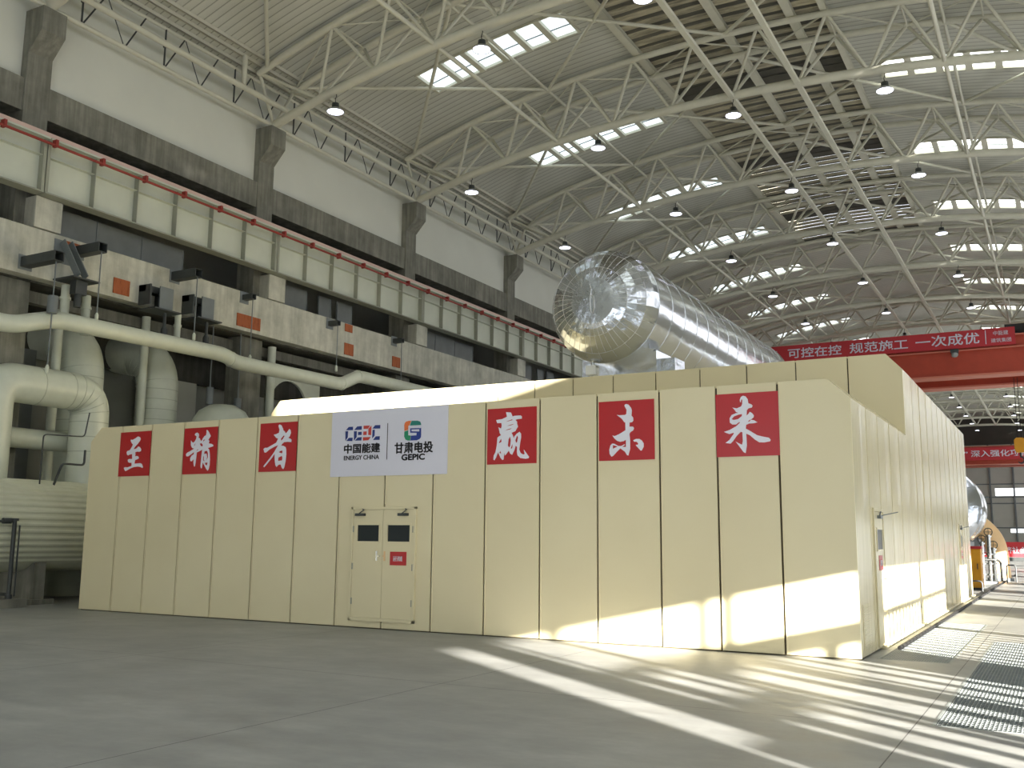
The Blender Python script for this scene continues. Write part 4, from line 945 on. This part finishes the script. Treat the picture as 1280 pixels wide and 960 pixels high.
def heavy(y, z, label, strut):
    t = thing('beam_bracket', label, 'bracket', (-23.5, y, z), 'heavy grey brackets on the gallery beam')
    if strut:
        MB().box((-23.6, y-.4, z-.1), (-23.58, y+.45, z+.55)).build('wall_plate', 'gsteel', t)
        b = MB()
        for s in (-1, 1): b.bar((-23.5, y-.1+s*.12, z+.5), (-23.0, y+.1+s*.12, z-.5), .22, .03, (0, 1, 0))
        b.build('strut', 'gsteel', t)
        MB().box((-23.6, y-.35, z-.62), (-22.75, y+.5, z-.58)).build('shelf_plate', 'dsteel', t)
        MB().box((-23.2, y-.1, z-1.0), (-22.95, y+.25, z-.62)).build('saddle', 'dsteel', t)
    else:
        MB().box((-23.6, y-.5, z-.3), (-23.1, y-.45, z+.3)).box((-23.6, y+.1, z-.3), (-23.1, y+.15, z+.3)).box((-23.6, y-.5, z+.1), (-23.3, y+.15, z+.3)).build('side_plates', 'dsteel', t)
        MB().box((-23.12, y-.15, z-.42), (-23.08, y+.35, z+.3)).build('front_plate', 'gsteel', t)
        MB().box((-23.6, y-.5, z-.46), (-22.85, y+.5, z-.42)).build('shelf_plate', 'dsteel', t)
    MB().lathe([(.1, z-1.35), (.1, z-1.0), (.05, z-.9), (.05, z-.5)], (-23.05, y+.05, 0), 'Z', 10).build('hanger_eye', 'dsteel', t)
heavy(16.95, 9.15, 'grey diagonal strut bracket on the gallery beam above the pipe bend', True)
heavy(19.95, 8.75, 'grey boxed bracket on the gallery beam right of the square rusty plate', False)
heavy(21.6, 8.8, 'grey boxed bracket on the gallery beam under the long hanger arm', False)
def plate(y0, y1, z0, z1, label):
    b = MB(); b.box((-23.6, y0, z0), (-23.57, y1, z1))
    tag(b.build('rusty_plate', 'rust', origin=(-23.6, (y0+y1)/2, z0), bevel=.005), label, 'plate', 'rusty plates on the gallery beam')
plate(18.53, 19.1, 8.62, 9.08, 'square rusty plate on the gallery beam left of the boxed brackets')
plate(23.45, 24.55, 8.62, 9.05, 'wide rusty double plate on the gallery beam near the column')
plate(29.1, 29.55, 9.5, 9.95-.15, 'small rusty plate on the beam, upper one of the pair')
plate(29.1, 29.65, 8.6, 9.05, 'small rusty plate on the beam, lower one of the pair')
plate(32.2, 32.75, 8.62, 9.05, 'small rusty plate farthest along the gallery beam')
plate(16.9, 17.7, 9.62, 9.72, 'thin rusty strip at the top edge of the beam near the strut bracket')

# ------------------------------------------------------------------ overhead cranes and their banners
def crane(y, z0, gap, label):
    t = thing('overhead_crane', label, 'crane', (-9.7, y, z0), 'red overhead cranes')
    for yy in (y, y+gap):
        g = MB(); g.box((-23.3, yy+.1, z0+.1), (XRW-.4, yy+1.2, z0+2.6)); g.build('bridge_girder', 'crane', t)
        f = MB(); f.box((-23.3, yy-.1, z0), (XRW-.4, yy+1.4, z0+.12)); f.box((-23.3, yy-.1, z0+2.55), (XRW-.4, yy+1.4, z0+2.65)); f.build('girder_flange', 'crane_l', t)
    w = MB(); w.box((-23.3, y-.1, z0+1.75), (XRW-.4, y+.1, z0+1.82)); w.build('walkway_rail', 'crane_l', t)
    e = MB()
    for x in (-23.5, XRW-1.0): e.box((x, y-1, 12.52), (x+.6, y+gap+2.2, z0+.8))
    e.build('end_carriage', 'crane', t)
    q = MB(); q.box((-2.6, y+1.4, z0+2.65), (1.5, y+gap, z0+3.6)); q.box((-1.2, y+.2, z0+2.65), (.4, y+1.3, z0+3.5)); q.build('trolley', 'dsteel', t)
    return t
crane(72, 12.8, 5.2, 'red overhead travelling crane nearer the silver vessel')
crane(152.5, 12.5, 4.5, 'red overhead travelling crane far back near the end wall')
t = thing('crane_hook', 'yellow hook block hanging on black cables from the nearer crane', 'hook', (-2.2, 74.5, 7.9))
b = MB()
for dx in (-.1, .1): b.sweep([(-2.2+dx, 74.5, 8.6), (-2.2+dx, 74.5, 12.9)], .02, 6)
b.build('cables', 'black', t)
MB().prism([(-2.55, 8.0), (-2.45, 7.75), (-1.95, 7.75), (-1.85, 8.0), (-1.85, 8.6), (-2.0, 8.75), (-2.4, 8.75), (-2.55, 8.6)], 'Y', 74.3, 74.7).build('block', 'yellow', t, bevel=.03)
MB().sweep([(-2.2, 74.5, 7.8), (-2.2, 74.5, 7.5)]+[(-2.2+.2*math.sin(a), 74.5, 7.25+.22*math.cos(a)) for a in (0, .6, 1.2, 1.8, 2.4, 3.0, 3.6, 4.2)], [.06]*8+[.045, .03], 8).build('hook', 'dsteel', t)
t = thing('crane_banner', 'long red slogan banner with large white characters on the nearer crane', 'banner', (-11.5, 71.85, 14.72))
MB().box((-23, 71.82, 14.72), (-1.95, 71.86, 15.9)).build('cloth', 'banred', t)
yb = 71.8
text('质量为先', 'lettering', 'ban_white', t, -21.6, -17.55, 14.95, 15.68, yb, .012)
text('可控在控', 'lettering', 'ban_white', t, -16.85, -13.05, 14.93, 15.66, yb, .012)
text('规范施工', 'lettering', 'ban_white', t, -12.5, -8.6, 14.93, 15.68, yb, .012)
text('一次成优', 'lettering', 'ban_white', t, -8.1, -4.1, 14.93, 15.72, yb, .012)
MB().box((-3.74, 71.79, 14.85), (-3.69, 71.82, 15.8)).build('divider_line', 'ban_white', t)
text('中能建', 'small_lettering', 'ban_white', t, -3.25, -2.35, 15.4, 15.7, yb, .0)
text('建筑集团', 'small_lettering', 'ban_white', t, -3.4, -2.2, 14.92, 15.2, yb, .0)
t = thing('crane_banner', 'red slogan banner on the far crane in front of the end wall', 'banner', (-9, 152.3, 13.1))
MB().box((-22, 152.2, 13.15), (2.5, 152.25, 14.95)).build('cloth', 'banred', t)
text('“龙头” 深入强化项目管理', 'lettering', 'ban_white', t, -14.6, -.9, 13.6, 14.55, 152.15, .012)
t = thing('crane_floodlight', 'small round floodlight hanging below the banner on the nearer crane', 'floodlight', (-5.65, 71.7, 14.2))
MB().box((-5.9, 71.35, 14.35), (-5.4, 71.7, 14.6)).build('housing', 'dsteel', t)
MB().lathe([(.0, 14.05), (.16, 14.1), (.24, 14.22), (.2, 14.36)], (-5.65, 71.52, 0), 'Z', 14).build('globe', 'lampshade', t)

# ------------------------------------------------------------------ plant beyond the enclosure
t = thing('yellow_cabinet', 'yellow upright cabinet with red top just past the far enclosure corner', 'cabinet', (-3.1, 40.3, 0))
MB().box((-3.6, 40.2, .08), (-2.72, 41.0, 1.48)).build('body', 'yellow', t, bevel=.02)
MB().box((-3.62, 40.18, 1.48), (-2.7, 41.02, 1.58)).build('top_cover', 'banred', t)
MB().box((-3.55, 40.25, 0), (-2.78, 40.95, .08)).build('plinth', 'dsteel', t)
d_ = MB(); d_.box((-3.55, 40.185, .14), (-2.77, 40.2, 1.44)); dd = d_.build('door', 'yellow', t, bevel=.008)
MB().box((-2.86, 40.15, .75), (-2.83, 40.185, .95)).build('handle', 'dsteel', dd)
b = MB().sweep(bent([(-3.6, 38.6, .38), (-2.62, 38.6, .38), (-2.62, 38.6, 0)], .12, 5), .025, 8)
b.sweep([(-3.6, 38.6, 0), (-3.6, 38.6, .38)], .025, 8)
tag(b.build('hoop_barrier', 'dsteel', origin=(-3.1, 38.6, 0)), 'low dark hoop barrier on the floor at the far enclosure corner', 'barrier')
t = thing('turbine_casing', 'rounded silver clad turbine casing rising behind the far enclosure corner', 'turbine casing', (-4.9, 45, 0))
MB().lathe([(1.7, 43.0), (1.66, 43.4), (1.7, 43.8), (1.58, 44.3), (1.68, 44.9), (1.68, 46.3)], (-4.45, 0, 3.1), 'Y', 40).build('casing', 'alu', t)
MB().lathe([(.0, 42.4), (.7, 42.45), (1.2, 42.6), (1.55, 42.8), (1.7, 43.0)], (-4.45, 0, 3.1), 'Y', 40).build('end_cover', 'alu_head', t)
MB().box((-5.8, 43.2, 0), (-3.35, 46.3, 1.75)).build('pedestal', 'gsteel', t)
t = thing('steam_pipe', 'fat tan pipe sloping down to the floor beyond the silver casing', 'pipe', (-3.4, 49, 0))
MB().sweep(bent([(-5.2, 48.6, 3.1), (-3.9, 49.6, 3.0), (-2.75, 50.4, 1.9), (-2.65, 50.6, .1)], .7, 7), .45, 20).build('pipe', 'tan', t)
b = MB()
b.lathe([(.55, .0), (.55, .14)], (-2.65, 50.6, 0), 'Z', 20); b.build('floor_flange', 'gsteel', t)
t = thing('valve_stand', 'bare steel valve stand with handwheels and pipes beside the tan pipe', 'valve stand', (-2.95, 47, 0))
b = MB(); b.box((-3.25, 46.6, 0), (-2.6, 47.6, .1))
b.build('base_plate', 'gsteel', t)
for x, y, h in ((-3.1, 46.8, 1.75), (-2.85, 47.2, 2.05), (-2.7, 47.5, 1.5)):
    b = MB(); b.sweep([(x, y, .1), (x, y, h)], .075, 12)
    for z in (.35, .8, 1.2, h-.1): b.lathe([(.13, z), (.13, z+.05)], (x, y, 0), 'Z', 14)
    pp = b.build('valve_pipe', 'chrome', t)
    w = MB(); w.sweep([(x+.16*math.cos(2*PI*k/16), y+.02, h+.12+.16*math.sin(2*PI*k/16)) for k in range(17)], .018, 6, False); w.bar((x-.16, y+.02, h+.12), (x+.16, y+.02, h+.12), .02, .02); w.bar((x, y+.02, h-.04), (x, y+.02, h+.28), .02, .02)
    w.build('handwheel', 'dsteel', pp)
b = MB(); b.sweep(bent([(-3.1, 46.8, 1.0), (-2.55, 46.9, 1.0), (-2.45, 47.4, .9), (-2.45, 47.6, .1)], .15, 5), .05, 10); b.build('branch_pipe', 'chrome', t)
b = MB(); b.sweep(bent([(-2.3, 48.6, 0), (-2.3, 48.6, .75), (-1.95, 48.9, .75), (-1.95, 48.9, 0)], .12, 5), .03, 8)
tag(b.build('hoop_barrier', 'dsteel', origin=(-2.1, 48.7, 0)), 'low dark hoop barrier standing in the aisle past the valve stand', 'barrier')
t = thing('floor_banner', 'red slogan banner with white characters stretched low across the aisle', 'banner', (-2, 75, .78))
MB().box((-9, 74.97, .78), (-.5, 75.0, 1.78)).build('cloth', 'banred', t)
text('助力经济社会发展', 'lettering', 'ban_white', t, -4.86, -1.42, 1.0, 1.46, 74.93, .006)
MB().box((-9, 74.98, .5), (-.5, 75.3, .74)).build('bottom_rail', 'dsteel', t)
b = MB()
for x in (-8.8, -5.5, -2.2, -.6): b.sweep([(x, 75.1, 0), (x, 75.1, 1.8)], .04, 8)
b.build('posts', 'dsteel', t)
t = thing('orange_pump_unit', 'small orange machine on a grey frame in front of the end wall', 'machine', (-5.0, 62, 0))
MB().box((-6.0, 61.5, 0), (-4.2, 62.6, 2.6)).build('frame', 'gsteel', t)
MB().lathe([(.5, 2.6), (.5, 3.0), (.16, 3.1), (.16, 4.3)], (-5.0, 62, 0), 'Z', 14).build('orange_column', 'tan', t)
MB().sweep([(-6.2, 61.9, 4.25), (-3.6, 61.9, 4.25)], .05, 8).build('arm', 'gsteel', t)

# ------------------------------------------------------------------ camera
cam = bpy.data.cameras.new('camera'); co = bpy.data.objects.new('camera', cam); COL.objects.link(co)
cam.sensor_width = 36; cam.lens = 1227.66/1280*36; cam.clip_end = 500
yaw, pit_, rol = R(29.1453), R(8.9378), R(.5424)
f = Vector((-math.sin(yaw)*math.cos(pit_), math.cos(yaw)*math.cos(pit_), math.sin(pit_)))
r = Vector((math.cos(yaw), math.sin(yaw), 0)); u = r.cross(f)
r2 = r*math.cos(rol)+u*math.sin(rol); u2 = -r*math.sin(rol)+u*math.cos(rol)
mw = Matrix((r2, u2, -f)).transposed().to_4x4(); mw.translation = (0, 0, 1.7); co.matrix_world = mw
SC.camera = co

# ------------------------------------------------------------------ light
sun = bpy.data.lights.new('sun', 'SUN'); sun.energy = SUN_E; sun.angle = R(.9); sun.color = (1, .94, .85)
so = bpy.data.objects.new('sun', sun); COL.objects.link(so)
d = Vector((-.793, .609, -.18)).normalized()
so.rotation_euler = d.to_track_quat('-Z', 'Y').to_euler(); so.location = (40, -30, 20)
w = bpy.data.worlds.new('sky'); SC.world = w; w.use_nodes = True
bg = w.node_tree.nodes['Background']; bg.inputs[0].default_value = (.87, .93, 1.0, 1); bg.inputs[1].default_value = SKY_E
SC.view_settings.view_transform = 'Standard'; SC.view_settings.look = 'None'; SC.view_settings.gamma = 1
SC.view_settings.use_curve_mapping = False; SC.view_settings.exposure = EXPO
SC.cycles.use_denoising = True
SC.cycles.max_bounces = 8; SC.cycles.diffuse_bounces = 5; SC.cycles.transparent_max_bounces = 12
SC.cycles.sample_clamp_indirect = 6
